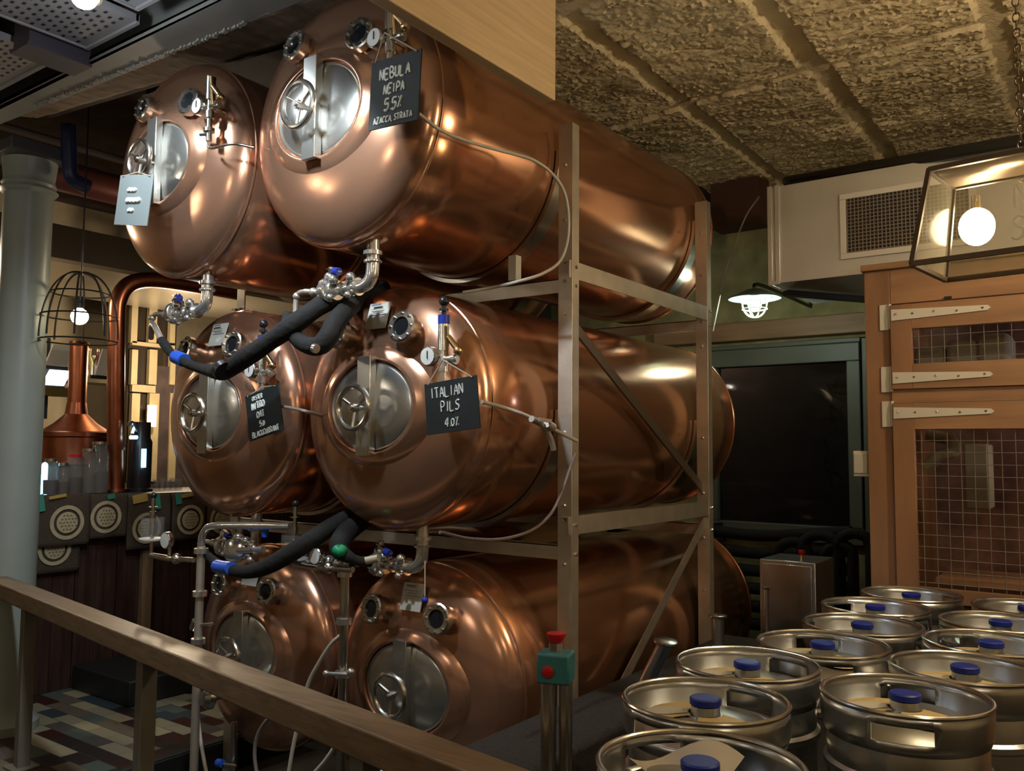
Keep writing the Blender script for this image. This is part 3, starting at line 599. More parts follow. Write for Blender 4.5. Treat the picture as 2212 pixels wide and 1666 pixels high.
# lower valve cluster ahead of the lowest left tank
t = thing('valve_cluster', 'cluster of polished valves above the lowest left tank', 'valve', at(520, 1200, Y=2.5))
q = at(515, 1190, Y=2.5)
m = MB().lathe([(.045, -.02), (.058, -.012), (.058, .012), (.045, .02)], q+V(-.02, 0, .0), (.35, -1, .1), 30)
for i, (dx, dz, rr) in enumerate(((-.0, .055, .026), (.04, .045, .022), (.075, .03, .024), (.11, .02, .018), (.14, .01, .016), (.05, -.02, .02), (.09, -.035, .018), (-.05, -.05, .02))): m.sph(q+V(dx, .01*(i % 3), dz), rr, 8)
m.cyl(q, q+V(.18, 0, .02), .015).build('valve_body', chrome, t)
MB().bar(q+V(-.02, 0, .05), q+V(-.03, 0, .11), .02, .02).bar(q+V(-.01, 0, .05), q+V(.02, 0, .13), .016, .02).build('wing_handle', steel, t)
MB().cyl(at(574, 1142, Y=2.5), at(572, 1160, Y=2.5), .014).build('blue_cap', bluel, t)
t = tag(MB().lathe([(.04, 0), (.05, .006), (.05, .03), (.03, .05)], at(462, 1507, Y=2.45), (-.3, -1, .1), 28).cyl(at(462, 1507, Y=2.45), at(500, 1495, Y=2.62), .018).build('tank_thermometer', steel), 'round steel-rimmed dial beside the lowest left tank, under the handrail', 'gauge')
t = thing('drain_valve', 'small drain pipe with a blue lever below the lowest left tank', 'valve', at(505, 1668, Y=2.6))
q = at(505, 1640, Y=2.6); MB().cyl(at(505, 1560, Y=2.6), at(505, 1672, Y=2.6), .016).build('tube', steel, t)
MB().cyl(at(475, 1650, Y=2.56), at(512, 1656, Y=2.56), .008).build('lever', steel, t); MB().cyl(at(470, 1648, Y=2.56), at(481, 1650, Y=2.56), .018).build('blue_grip', bluel, t)
t = tag(MB().tube([at(918, 1212, Y=2.6), at(918, 1296, Y=2.55)], .0025, 6).build('pull_string', ropem), 'thin string with a blue ball over the paper on the lowest front tank', 'string')
MB().sph(at(918, 1297, Y=2.55), .014, 10).build('blue_ball', bluep, t)

# ------------------------------------------------------------------ handrail
ZR = .9
ra, rb = at(-220, 1150, Z=ZR), at(1230, 1700, Z=ZR)
ha, hb = at(0, 1238, Z=ZR), at(1100, 1646, Z=ZR)
dr = (hb-ha).normalized(); sdv = V(dr.y, -dr.x, 0)*.059; ha = ha+sdv; hb = hb+sdv; ra = ha-dr*1.6; rb = hb+dr*.2
t = thing('handrail', 'long square wooden handrail crossing the bottom left corner on grey posts', 'railing', V(ra.x, ra.y, 0))
MB().bar(ra-V(0, 0, .042), rb-V(0, 0, .042), .118, .084).build('rail', oakr, t, bevel=.006)
postm = mat('railing_post_paint', (.16, .145, .115), .5)
for px in (92, 352, 828):
    py = 1238+(1646-1238)/1100*px; p = at(px, py, Z=ZR)+sdv
    u = (p-ha).dot(dr); p = ha+dr*u
    MB().box(V(p.x, p.y, (ZR-.06)/2+(-.0)), (.062, .062, ZR-.06), Matrix.Rotation(math.atan2(dr.y, dr.x), 3, 'Z')).box(V(p.x, p.y, .006), (.13, .13, .012)).build('rail_post', postm, t, bevel=.003)

# ------------------------------------------------------------------ plinth, stop buttons, stub pipes, cabinet
SX = -1.62
t = tag(MB().span((SX-.18, 1.98, -.15), (SX+.13, 4.35, .70)).build('low_plinth', slabm, bevel=.02), 'low dark plinth covered in black rubber matting beside the lowest front tank', 'plinth')
ep = at(1201, 1440, D=2.2); Rz = Matrix.Rotation(.35, 3, 'Z')
t = thing('emergency_stop_post', 'teal switch box with a red mushroom button on a twin-tube steel post', 'switch', V(ep.x, ep.y, 0))
MB().box(ep, (.085, .075, .075), Rz).build('switch_box', teal, t, bevel=.006)
bt = MB().lathe([(.014, .0), (.020, .012), (.025, .022), (.025, .028), (.01, .031)], ep+V(0, 0, .056), n=24).build('red_button', redp, t)
MB().cyl(ep+V(0, 0, .035), ep+V(0, 0, .06), .019).build('button_collar', steel, t)
MB().lathe([(.015, 0), (.015, .006), (.012, .008)], ep+Rz @ V(-.012, -.0375, -.005), Rz @ V(0, -1, 0), 20).build('small_red_button', redp, t)
MB().cyl(V(ep.x-.016, ep.y-.01, 0), V(ep.x-.016, ep.y-.01, ep.z-.035), .02).cyl(V(ep.x+.022, ep.y+.012, 0), V(ep.x+.022, ep.y+.012, ep.z-.035), .017).build('twin_post', steel, t)
for lb, px, py, Y, r, lean in (('leaning steel stub pipe with a flat round cap, beside the nearest row of kegs', 1438, 1388, 3.05, .046, -.12), ('upright capped steel stub pipe at the foot of the far rack post', 1551, 1332, 3.85, .042, 0), ('slim steel tube standing against the steel cabinet', 1655, 1271, 4.3, .02, 0)):
    p = at(px, py, Y=Y); t = thing('capped_pipe_stub', lb, 'pipe', V(p.x, p.y, .70))
    MB().cyl(V(p.x+lean, p.y, .69), p-V(0, 0, .004), r*.62).build('tube', kegm, t); MB().lathe([(r*.9, -.004), (r, 0), (r, .006), (r*.9, .008)], p, (0 if not lean else .15, -.08 if lean else 0, 1), 28).build('flat_cap', steel, t)
cp = at(1702, 1207, Y=4.62); c0 = at(1640, 1207, Y=4.62); c1 = at(1762, 1207, Y=4.62)
t = thing('steel_cabinet', 'brushed steel control cabinet with a red button on top, behind the kegs', 'cabinet', V(cp.x, 4.7, 0))
MB().span((c0.x, 4.62, .0), (c1.x, 4.95, c0.z)).build('body', kegm, t, bevel=.006)
MB().span((c0.x+.02, 4.612, .05), (c1.x-.02, 4.62, c0.z-.02)).build('door', steel, t, bevel=.003)
MB().cyl((cp.x+.03, 4.75, c0.z), (cp.x+.03, 4.75, c0.z+.02), .012).build('button_collar', cordm, t)
MB().lathe([(.014, 0), (.02, .02), (.018, .028)], (cp.x+.03, 4.75, c0.z+.02), n=20).build('red_button', redp, t)
# dark insulated pipe bundle under the window
for i in range(6):
    z = 1.28-.075*i; zz = at(1600, 1150+i*38, Y=5.75).z
    tag(MB().tube([V(-3.3, 5.8, zz-.03), V(-2.6, 5.78+.02*math.sin(i), zz), V(-2.1, 5.76, zz-.015), at(1840, 1150+i*40, Y=5.74)+V(0, 0, -.0)], .04, 14, smooth=6).build('insulated_pipe', foam),
        'black insulated pipe in the bundle under the dark window, '+['topmost', 'second from top', 'third from top', 'fourth from top', 'fifth from top', 'lowest'][i]+' of six', 'pipe', 'black insulated pipes under the window')
    MB().cyl(V(-2.6, 5.78+.02*math.sin(i), zz), V(-2.6, WY, zz), .015).build('wall_bracket', trimm, [o for o in bpy.data.objects if o.name.startswith('insulated_pipe') and not o.name.startswith('insulated_pipe_loop')][-1])
for i, (px, py, rx) in enumerate(((1712, 1195, 32), (1770, 1185, 38), (1812, 1200, 30), (1845, 1180, 36))):
    P = [at(px+rx*math.cos(a), py+rx*.75*math.sin(a)*-1, Y=5.5) for a in [PI*k/6 for k in range(7)]]
    P = [V(P[0].x, P[0].y, -.15), P[0]+V(0, 0, -.3), P[0]+V(0, 0, -.1)]+P+[P[-1]+V(0, .05, -.1), P[-1]+V(0, .05, -.3), V(P[-1].x, P[-1].y+.05, -.15)]
    tag(MB().tube(P, .034, 12, smooth=4).build('insulated_pipe_loop', foam), 'black pipe loop arching up '+['nearest the tanks', 'second from the tanks', 'third from the tanks', 'nearest the wooden cage'][i]+' in front of the window sill', 'pipe', 'black pipe loops under the window')

# ------------------------------------------------------------------ kegs
def keg():
    t = thing('beer_keg', 'x', 'keg', (0, 0, 0), 'steel beer kegs stacked before the cage')
    r = .183
    MB().lathe([(.10, .035), (.165, .045), (r, .08), (r, .15), (r+.009, .158), (r+.009, .172), (r, .18), (r, .345), (r+.009, .353), (r+.009, .367), (r, .375), (r, .44), (.176, .458), (.15, .474), (.06, .489), (.036, .490), (.034, .50), (.034, .512), (.001, .512)], (0, 0, 0), n=56, cap=False).build('body', kegm, t)
    for nm, zs in (('top_chime', (.435, .462, .500, .522)), ('bottom_chime', (.008, .03, .07, .10))):
        n = 72; vs = []; fs = []; rr = .1935
        prof = [(r+.002, zs[0])]+[(rr, z) for z in zs[1:]] if nm == 'top_chime' else [(rr, z) for z in zs]
        for q, z in prof:
            for i in range(n): a = 2*PI*i/n; vs.append((q*math.cos(a), q*math.sin(a), z))
        for j in range(3):
            for i in range(n):
                if nm == 'top_chime' and j == 1 and (i % 36) < 8: continue
                fs.append((j*n+i, j*n+(i+1) % n, (j+1)*n+(i+1) % n, (j+1)*n+i))
        MB().add(vs, fs).build(nm, kegm, t, solid=.004)
    MB().ring((0, 0, .524), .1925, .0062, n=72, m=10).build('top_rim', steel, t)
    MB().lathe([(.032, 0), (.037, .003), (.037, .016), (.033, .019), (.001, .019)], (0, 0, .512), n=32).build('blue_cap', bluep, t)
    return t
KP = [(-.70, 1.58), (-.865, 1.985), (-.915, 2.39), (-.82, 2.777), (-.80, 3.172), (-.85, 3.568), (-.80, 3.965), (-.49, 2.325), (-.415, 2.72), (-.40, 3.12), (-.42, 3.52), (-.37, 3.915)]
KL = ['nearest keg of all, cut off by the bottom edge, curled paper inside its rim', 'keg with a yellow label beside its blue cap, directly behind the nearest keg', 'third keg back in the left row, yellow and white label around its cap',
      'fourth keg back in the left row, cap slightly right of its label', 'fifth keg back in the left row, brownish rim', 'sixth keg back in the left row, before the steel cabinet', 'farthest keg of the left row, against the wooden cage',
      'big keg with a handle slot facing front and white label, at lower right', 'keg behind the slotted keg, cut by the right edge', 'keg at the right edge with a yellow label right of its cap', 'right row keg with its cap in clear view beside the cage door', 'keg at the far right edge, only its rim showing']
rotk = [2.2, 1.0, .9, 1.6, 2.8, 2.3, .4, -1.75, 2.9, 1.9, .3, 1.1]
pk = keg()
for i, (x, y) in enumerate(KP):
    k = pk if i == 0 else copy_tree(pk)
    k.location = (x, y, .53); k.rotation_euler = (0, 0, rotk[i]); k['label'] = 'steel '+KL[i]
def crescent(t, mm, ang, w, r0, r1, z, nm):
    vs = []; fs = []; n = 14
    for i in range(n+1):
        a = ang-w/2+w*i/n; tp = math.sin(PI*i/n)**.5
        ra_ = r0; rb_ = r0+(r1-r0)*max(.05, tp)
        for q in (ra_, rb_): vs.append((q*math.cos(a), q*math.sin(a), z-(q-r0)*.12))
    for i in range(n): a = i*2; fs.append((a, a+1, a+3, a+2))
    m = MB().add(vs, fs); o = m.build(nm, mm, None); o.parent = t; o.location = (0, 0, 0); return o
kobj = [o for o in bpy.data.objects if o.type == 'EMPTY' and o.name.startswith('beer_keg')]
kobj.sort(key=lambda o: o.name)
for i, k in enumerate(kobj):
    if i in (1, 2, 3, 7, 8, 9):
        va = -rotk[i]+PI*.95
        crescent(k, labely, va, 2.3, .04, .145, .4935, 'yellow_label'); crescent(k, labelw, va+.35, .9, .042, .147, .495, 'white_label'); crescent(k, labely, va+2.7, 1.9, .04, .14, .4935, 'yellow_label')
c = kobj[0]; vs = []; fs = []
for i in range(15):
    a = 1.4+i*.12
    for q, z in ((.16, .50), (.12, .482), (.07, .49)): vs.append((q*math.cos(a-rotk[0]), q*math.sin(a-rotk[0]), z+.02*math.sin(i*.45)))
for i in range(14):
    for j in range(2): a = i*3+j; fs.append((a, a+1, a+4, a+3))
o = MB().add(vs, fs).build('curled_paper', labelw, None); o.parent = c; o.location = (0, 0, 0)
for i, (x, y) in enumerate(KP):                                   # lower layer that carries them
    k = copy_tree(pk); k.location = (x, y, 0); k.rotation_euler = (0, 0, 1+i)
    for ch in [q for q in bpy.data.objects if q.parent == k and q.name.startswith('curled_paper')]: bpy.data.objects.remove(ch)
    k['label'] = 'steel keg of the lower layer, hidden beneath the kegs on top'; k['group'] = 'lower layer of steel kegs'

# ------------------------------------------------------------------ cedar cage with doors
CY = 4.2
def cx_(px, py=900): return at(px, py, Y=CY).x
def cz_(py, px=1935): return at(px, py, Y=CY).z
xa, xb = cx_(1873), cx_(1929); zt = cz_(588, 1873)
XR = 1.6
t = thing('cold_room_cage', 'cedar-framed cage wall with barred white strap hinges at the right', 'cage', V(xa, CY, 0))
MB().span((xa, CY, 0), (xb, CY+.1, zt)).build('corner_post', cagew, t, bevel=.003)
MB().span((xb, CY, cz_(657)), (XR, CY+.1, zt)).build('top_rail', cagew2, t, bevel=.003)
MB().span((xa-.01, CY-.02, zt), (XR, CY+.14, zt+.03)).build('cap_board', cagew2, t, bevel=.003)
MB().span((xa, CY+.1, 0), (xa+.04, 5.6, zt)).build('side_panel', cagew, t)
MB().span((xb, CY, 0), (XR, CY+.08, cz_(1296, 1985))).build('bottom_rail', cagew2, t)
MB().span((cx_(2048), CY-.012, cz_(651, 2060)), (cx_(2064), CY, cz_(640, 2060))).build('door_stop', blackp, t)
def cdoor(z0, z1, pane_z0, pane_z1, hz, lab):
    x0 = xb+.004; xp = cx_(1977); x1 = XR-.1
    d = MB()
    d.span((x0, CY-.03, z0), (xp, CY+.0, z1)); o = d.build('door', cagew, t, bevel=.002); o['label'] = lab
    MB().span((xp, CY-.03, pane_z1), (x1, CY, z1)).build('upper_rail', cagew2, o, bevel=.002)
    MB().span((xp, CY-.03, z0), (x1, CY, pane_z0)).build('lower_rail', cagew2, o, bevel=.002)
    m = MB(); zz = pane_z0+.02
    while zz < pane_z1: m.cyl((xp, CY-.012, zz), (x1, CY-.012, zz), .0017, n=4); zz += .052
    xx = xp+.026
    while xx < x1: m.cyl((xx, CY-.014, pane_z0), (xx, CY-.014, pane_z1), .0017, n=4); xx += .052
    m.build('wire_mesh', wire, o)
    for hzz in hz:
        h = MB(); h.add([(xb+.01, CY-.036, hzz-.026), (xb+.01, CY-.036, hzz+.026), (xb+.40, CY-.036, hzz+.012), (xb+.412, CY-.036, hzz), (xb+.40, CY-.036, hzz-.010),
                         (xb+.01, CY-.03, hzz-.026), (xb+.01, CY-.03, hzz+.026), (xb+.40, CY-.03, hzz+.012), (xb+.412, CY-.03, hzz), (xb+.40, CY-.03, hzz-.010)],
                        [(0, 1, 2, 3, 4), (9, 8, 7, 6, 5), (0, 5, 6, 1), (1, 6, 7, 2), (2, 7, 8, 3), (3, 8, 9, 4), (4, 9, 5, 0)])
        h.span((xb-.045, CY-.008, hzz-.062), (xb-.006, CY-.0, hzz+.055)).cyl((xb+.0, CY-.012, hzz-.06), (xb+.0, CY-.012, hzz+.055), .008, n=10)
        ho = h.build('strap_hinge', whitem, o)
        s_ = MB()
        for dx in (.03, .1, .19, .28, .38): s_.cyl((xb+dx, CY-.036, hzz+.006*((dx*50) % 2-.5)), (xb+dx, CY-.039, hzz), .005, n=8)
        s_.build('screw', kegm, ho)
cdoor(cz_(842), cz_(661), cz_(787, 1975), cz_(712, 1975), (cz_(683), cz_(818)), 'short upper cage door with a low wire-mesh opening')
cdoor(cz_(1292), cz_(872), cz_(1266, 1985), cz_(928, 1985), (cz_(893),), 'tall lower cage door with a large wire-mesh opening')
MB().span((xb, CY-.01, cz_(871)), (XR, CY+.08, cz_(843))).build('middle_rail', cagew2, t)
struct('wall_cage', MB().span((xa-.1, 5.7, -.1), (3.4, 5.8, 3.0)), brickw)
# goods stored behind the mesh
tag(MB().tube([at(2000, 1010, Y=4.5), at(2030, 985, Y=4.5), at(2060, 975, Y=4.5), at(2050, 950, Y=4.6), at(2000, 940, Y=4.6)], .03, 12).build('grey_hose_coil', mat('pale_hose', (.3, .28, .22), .5)), 'pale hose coiled behind the lower mesh', 'hose')
tag(MB().span(at(2085, 1100, Y=4.9), at(2145, 960, Y=5.1)).build('storage_box', mat('grey_carton', (.22, .2, .16), .8), bevel=.01), 'grey carton standing behind the lower mesh', 'box')
tag(MB().span(V(cx_(1960), 4.75, 1.0), V(XR, 5.2, 1.03)).build('cage_shelf', cagew2), 'wooden shelf inside the cage seen through the mesh', 'shelf')
for i, (px, w) in enumerate(((2010, 40), (2080, 50), (2150, 60))):
    p = at(px, 775, Y=4.7); tag(MB().span((p.x-.07, 4.65, p.z-.1), (p.x+.07, 4.9, p.z+.06+.03*i)).build('stored_sack', mat('pale_sack_%d' % i, (.3, .28, .24), .8), bevel=.03), 'pale bundle behind the upper mesh, '+['nearest the hinge', 'middle one', 'nearest the right edge'][i], 'sack', 'bundles behind the upper mesh')
tag(MB().span(V(cx_(1960), 4.62, at(2000, 790, Y=4.7).z-.13), V(XR, 5.2, at(2000, 790, Y=4.7).z-.11)).build('cage_shelf', cagew2), 'upper shelf inside the cage carrying pale bundles', 'shelf')
sw = at(1862, 1002, Y=CY+.04)
t = thing('switch_plate', 'small white switch box fixed to the side of the cedar post', 'switch', sw-V(0, 0, .07))
MB().span((xa-.075, CY+.03, sw.z-.06), (xa-.0, CY+.10, sw.z+.06)).build('box', whitem, t, bevel=.004); MB().span((xa-.07, CY+.022, sw.z-.045), (xa-.01, CY+.03, sw.z+.045)).build('cover', mat('off_white', (.6, .56, .48), .4), t, bevel=.002)

# ------------------------------------------------------------------ duct with grille
DY = 4.5
da = at(1663, 614, Y=DY); dt = at(1650, 408, Y=DY)
x0, zb, zt2 = da.x, da.z, dt.z
t = thing('air_duct', 'brushed metal air duct under the ceiling with a mesh grille', 'duct', V(x0, DY, zb))
MB().span((x0, DY, zb), (2.6, DY+.75, zt2)).build('duct_body', galv, t, bevel=.003)
MB().span((x0-.005, DY-.012, zb-.006), (x0+.02, DY, zt2+.004)).span((x0+.035, DY-.012, zb-.006), (x0+.06, DY, zt2+.004)).span((x0, DY-.014, zb-.008), (x0+.06, DY, zb+.012)).build('corner_flange', galv, t, bevel=.002)
ga, gb_ = at(1817, 562, Y=DY), at(1818, 421, Y=DY); gx1 = ga.x+.62; gz0, gz1 = ga.z, gb_.z
f = MB()
rect_frame(f, ga.x, gx1, gz0, gz1, DY-.012, DY, .03)
fo = f.build('grille_frame', whitem, t, bevel=.002)
MB().span((ga.x+.03, DY-.003, gz0+.03), (gx1-.03, DY-.001, gz1-.03)).build('grille_backing', mat('grille_dark', (.03, .024, .02), .8), fo)
g = MB(); x = ga.x+.035
while x < gx1-.03: g.span((x-.0022, DY-.008, gz0+.03), (x+.0022, DY-.003, gz1-.03)); x += .0185
z = gz0+.035
while z < gz1-.03: g.span((ga.x+.03, DY-.0075, z-.002), (gx1-.03, DY-.0035, z+.002)); z += .0185
g.build('grille_lattice', mat('grille_metal', (.3, .25, .2), .5, .5), fo)
tag(MB().bar(V(x0+.02, DY+.2, zb-.02), V(x0+.5, DY+.9, zb-.02), .05, .03).build('duct_support', trimm), 'dark bar bracing the underside of the air duct', 'bracket')
tag(MB().tube([at(1640, 425, Y=4.6), at(1610, 470, Y=4.7), at(1580, 550, Y=4.9), at(1560, 620, Y=5.1), at(1540, 715, Y=5.4)], .005, 6, smooth=5).build('ceiling_cable', hosew), 'thin pale cable dropping from the duct corner toward the window', 'cable')
tag(MB().tube([at(1700, 392, Y=5.0), at(1800, 375, Y=4.7), at(2000, 340, Y=4.5), at(2230, 300, Y=4.4)], .03, 10, smooth=5).build('ceiling_pipe', trimm), 'dark pipe running between the ceiling and the air duct', 'pipe')
t = tag(MB().span((at(1535, 440, Y=5.6).x, 5.6, 3.2), (at(1640, 440, Y=5.6).x, 5.8, 3.56)).build('timber_block', mat('dark_red_wood', (.09, .04, .025), .7), None), 'dark timber block under the ceiling left of the air duct', 'board')
# bulkhead lamp with cage
p = at(1630, 642, Y=5.2)
t = thing('caged_bulkhead_lamp', 'small caged lamp glowing greenish white under the duct, flat round shade', 'lamp', p)
MB().lathe([(.02, .05), (.05, .045), (.10, .02), (.165, -.005), (.16, -.01), (.04, .02)], p, n=36, cap=False).build('lamp_shade', mat('green_enamel', (.25, .36, .32), .35), t, solid=.003)
MB().sph(p+V(0, 0, -.05), .042, 12).build('bulb', bulbk, t)
c = MB()
for k in range(4):
    a = k*PI/4; c.tube([p+V(math.cos(a)*.082*math.cos(b), math.sin(a)*.082*math.cos(b), -.03-.10*math.sin(b)) for b in [PI*q/10 for q in range(11)]], .004, 6, smooth=2)
c.ring(p+V(0, 0, -.03), .082, .004).ring(p+V(0, 0, -.075), .076, .004).build('lamp_cage', cagel, t)
MB().tube([p+V(0, 0, .03), p+V(0, .05, .09), p+V(0, .6, .10), V(p.x, WY, p.z+.10)], .012, 10).build('stem', trimm, t)

# ------------------------------------------------------------------ glass lantern
B0 = at(1969, 570, D=2.12); zb = B0.z
B1p = at(2007, 610, Z=zb)
lx = Vector((math.cos(-.12), math.sin(-.12), 0)); ly = (B1p-B0); ly.z = 0; wdp = abs(ly.dot(V(-lx.y, lx.x, 0))); ly = V(-lx.y, lx.x, 0)
Lw, Ld = .62, max(.2, min(.34, wdp)); hh = .238; ins = .036
o = B0
bt_ = [o, o+lx*Lw, o+lx*Lw+ly*Ld, o+ly*Ld]; tp_ = [o+lx*ins+ly*ins+V(0, 0, hh), o+lx*(Lw-ins)+ly*ins+V(0, 0, hh), o+lx*(Lw-ins)+ly*(Ld-ins)+V(0, 0, hh), o+lx*ins+ly*(Ld-ins)+V(0, 0, hh)]
t = thing('glass_lantern', 'large glass box lantern with glowing bulb, hanging at the upper right edge', 'lantern', o+lx*Lw/2+ly*Ld/2)
f = MB(); framem = mat('bronze_frame', (.10, .07, .045), .4, .6)
for i in range(4):
    f.bar(bt_[i], bt_[(i+1) % 4], .012, .012); f.bar(tp_[i], tp_[(i+1) % 4], .012, .012); f.bar(bt_[i], tp_[i], .011, .011, ly)
f.build('frame', framem, t)
MB().add(tp_, [(0, 1, 2, 3)]).build('top_plate', mat('brass_plate', (.30, .21, .12), .35, .7), t, solid=.004)
gl = MB()
for i in range(4): gl.add([bt_[i], bt_[(i+1) % 4], tp_[(i+1) % 4], tp_[i]], [(0, 1, 2, 3)])
gl.add(bt_, [(0, 1, 2, 3)]); gl.build('glass_panel', pane, t)
bc = SIGNB
MB().sph(bc, .045, 12, 1.15).build('bulb', bulbw, t)
MB().cyl(bc+V(0, 0, .04), V(bc.x, bc.y, zb+hh), .012).build('lamp_holder', cordm, t)
MB().sph(bc+lx*.24, .045, 12, 1.15).build('bulb', bulbw, t)
tx = MB(); n0 = at(2205, 425, D=2.2)
def onface(px, py):                                              # point on the front pane
    nrm = (bt_[1]-bt_[0]).cross(tp_[0]-bt_[0]).normalized(); v = at(px, py, D=1)-CAM; s_ = (bt_[0]-CAM).dot(nrm)/v.dot(nrm); return CAM+v*s_
strokes(tx, 'N', onface(2207, 422)-ly*.004, lx, V(0, 0, 1), .052, .0035, 0); strokes(tx, 'S', onface(2200, 492)-ly*.004, lx, V(0, 0, 1), .052, .0035, 0)
tx.build('etched_lettering', mat('frosted_letter', (.9, .88, .8), .6, alpha=.6), t)
ch = MB(); cp_ = at(2203, 240, D=2.15); zz = zb+hh; i = 0; pc = o+lx*(.165)+ly*.1
pc = at(2203, 250, D=2.2)
while zz < 3.55:
    ch.ring(V(pc.x, pc.y, zz), .008, .002, (1, 0, 0) if i % 2 else (0, 1, 0), 12, 6, 1, 1.6) if True else None; zz += .021; i += 1
ch.build('hanging_chain', framem, t)

# ------------------------------------------------------------------ bar on the left
BX = -5.95; ZB = at(300, 1066, X=BX).z
t = thing('bar_counter', 'long dark wooden bar counter behind the handrail, sacks draped over its front', 'counter', V(BX, 3.5, 0))
MB().span((BX-.65, 1.6, ZB-.06), (BX+.05, 6.2, ZB)).build('counter_top', barwood, t, bevel=.01)
p_ = MB()
for i in range(30): y = 1.6+i*.15; p_.span((BX-.05, y, 0), (BX-.02-.006*(i % 2), y+.145, ZB-.06))
p_.build('plank_front', barwood, t, bevel=.003)
MB().span((BX-.6, 1.6, 0), (BX-.06, 6.1, ZB-.06)).build('carcass', darkw, t)
q0, q1 = at(300, 1330, X=BX), at(322, 1330, X=BX)
MB().span((BX-.02, q0.y, .2), (BX+.03, q1.y, ZB-.2)).build('pale_upright', tanwood, t, bevel=.004)
# platform step before the bar
sp = at(278, 1530, Z=0)
tag(MB().span((BX-.0, sp.y, 0), (sp.x, sp.y+1.5, .16)).build('timber_step', trimm, bevel=.01), 'dark timber step on the tiles before the bar', 'step')
tag(MB().span((-4.9, 4.6, 0), (-4.35, 5.6, .22)).build('floor_box', mat('dull_green_box', (.05, .055, .045), .6), bevel=.02), 'dull dark box on the tiles behind the lowest left tank', 'box')
stripe = {'green': mat('green_stripe', (.05, .30, .22), .8), 'yellow': mat('yellow_stripe', (.50, .34, .08), .8)}
def sack(label, xl, xr, ytop, ybot, ex, ey, er, dx=0, st=()):
    X = BX+.05+dx; a = at(xl, ytop, X=X); b = at(xr, ytop, X=X); zb_ = at((xl+xr)/2, ybot, X=X).z; zt_ = min(a.z, ZB+.02) if not dx < 0 else a.z
    t = thing('burlap_sack', label, 'sack', V(X, (a.y+b.y)/2, zb_), 'printed sacks over the bar front')
    vs = []; fs = []; nx, nz = 14, 12
    for j in range(nz+1):
        for i in range(nx+1):
            y = a.y+(b.y-a.y)*i/nx; z = zb_+(zt_-zb_)*j/nz
            vs.append((X+.02+.01*noise.noise((y*7, z*5, 2))-.03*max(0, j/nz-.85)**.5, y, z))
    for j in range(nz):
        for i in range(nx): q = j*(nx+1)+i; fs.append((q, q+1, q+nx+2, q+nx+1))
    MB().add(vs, fs).build('cloth', sackm, t, solid=.018)
    if er:
        c = at(ex, ey, X=X+.036); e = MB()
        e.lathe([(er, 0), (er, .003), (er*.78, .003), (er*.78, 0)], c, (1, 0, 0), 36, cap=False)
        eo = e.build('printed_ring', embm, t)
        d = MB().lathe([(er*.62, 0), (er*.62, .003), (.001, .004)], c, (1, 0, 0), 30, cap=False).build('printed_disc', embm, t)
        m_ = MB()                                                # hop cone motif
        for r_, k_ in ((0, 1), (.25, 3), (.45, 4), (.25, 3), (0, 2)): pass
        for rr in range(5):
            for kk in range(-2, 3):
                if abs(kk)+abs(rr-2) < 4: m_.box(c+V(.005, kk*er*.2+(rr % 2)*er*.1, (rr-2)*er*.2), (.002, er*.11, er*.05), Matrix.Rotation(.5*(1 if (kk+rr) % 2 else -1), 3, 'X'))
        m_.build('printed_motif', mat('motif_brown', (.16, .11, .07), .9), t)
    for col, sxp, w_, hgt in st:
        c = at(sxp, ytop+hgt/2, X=X+.04); w2 = w_/FPX*6.2; h2 = hgt/FPX*6.2
        MB().box(c, (.004, w2, h2), Matrix.Rotation(.15, 3, 'X')).build('printed_stripe', stripe[col], t)
sack('sack low on the bar front, its emblem half hidden by the sack above', 66, 172, 1120, 1236, 118, 1186, .11, -.045)
sack('leftmost sack on the bar front, pinkish round emblem', 78, 192, 1070, 1178, 145, 1129, .115, .0, [('green', 88, 14, 34), ('yellow', 125, 34, 6)])
sack('second sack from the left, brightest yellow round emblem', 194, 272, 1068, 1160, 229, 1117, .112, .0, [('green', 178+24, 0.1, 1), ('green', 241, 16, 10)])
sack('third sack from the left, emblem behind the clear valve cup', 274, 366, 1068, 1183, 317, 1141, .112, .0, [('yellow', 303, 34, 18), ('green', 341, 12, 32)])
sack('fourth sack from the left, beside the round white gauge', 370, 440, 1066, 1165, 411, 1123, .112, .0, [('green', 386, 14, 24), ('yellow', 405, 30, 8)])
sack('rightmost sack on the bar front, mostly hidden by the copper tank', 444, 560, 1066, 1160, 480, 1122, .112, .0)

# ------------------------------------------------------------------ things on and behind the bar
PX = BX-.25
def px3(x, y, X=PX): return at(x, y, X=X)
P = [px3(250, 1064), px3(250, 900), px3(251, 760), px3(252, 680), px3(256, 648), px3(270, 622), px3(296, 608), px3(340, 606), px3(420, 617), px3(520, 634)]
P[0].z = ZB
t = tag(MB().tube(P, .062, 20, smooth=6).build('copper_riser_pipe', copper_d), 'thick dark copper pipe rising from the bar and bending right', 'pipe')
MB().cyl(px3(250, 972), px3(250, 960), .075).build('pipe_flange', copper_d, t); MB().cyl(px3(250, 1056), px3(250, 1062), .085).build('pipe_flange', copper_d, t)
SXX = -6.9
def q3(x, y): return at(x, y, X=SXX)
c0 = q3(160, 1000); base = V(c0.x, c0.y, 0)
zz = [q3(160, y).z for y in (1060, 1002, 946, 935, 895, 870, 745)]
t = thing('copper_still', 'copper brewing still with a conical lid and tall chimney neck behind the bar', 'still', V(c0.x, c0.y, zz[1]-.25))
MB().lathe([(.20, zz[1]-.02), (.27, zz[1]), (.27, zz[2]), (.285, zz[2]+.01), (.285, zz[3]), (.26, zz[3]+.01)], base, n=40).build('kettle', copper_d, t)
MB().lathe([(.27, zz[3]), (.16, (zz[3]+zz[4])/2), (.085, zz[4]), (.072, zz[5])], base, n=40).build('conical_lid', copper_d, t)
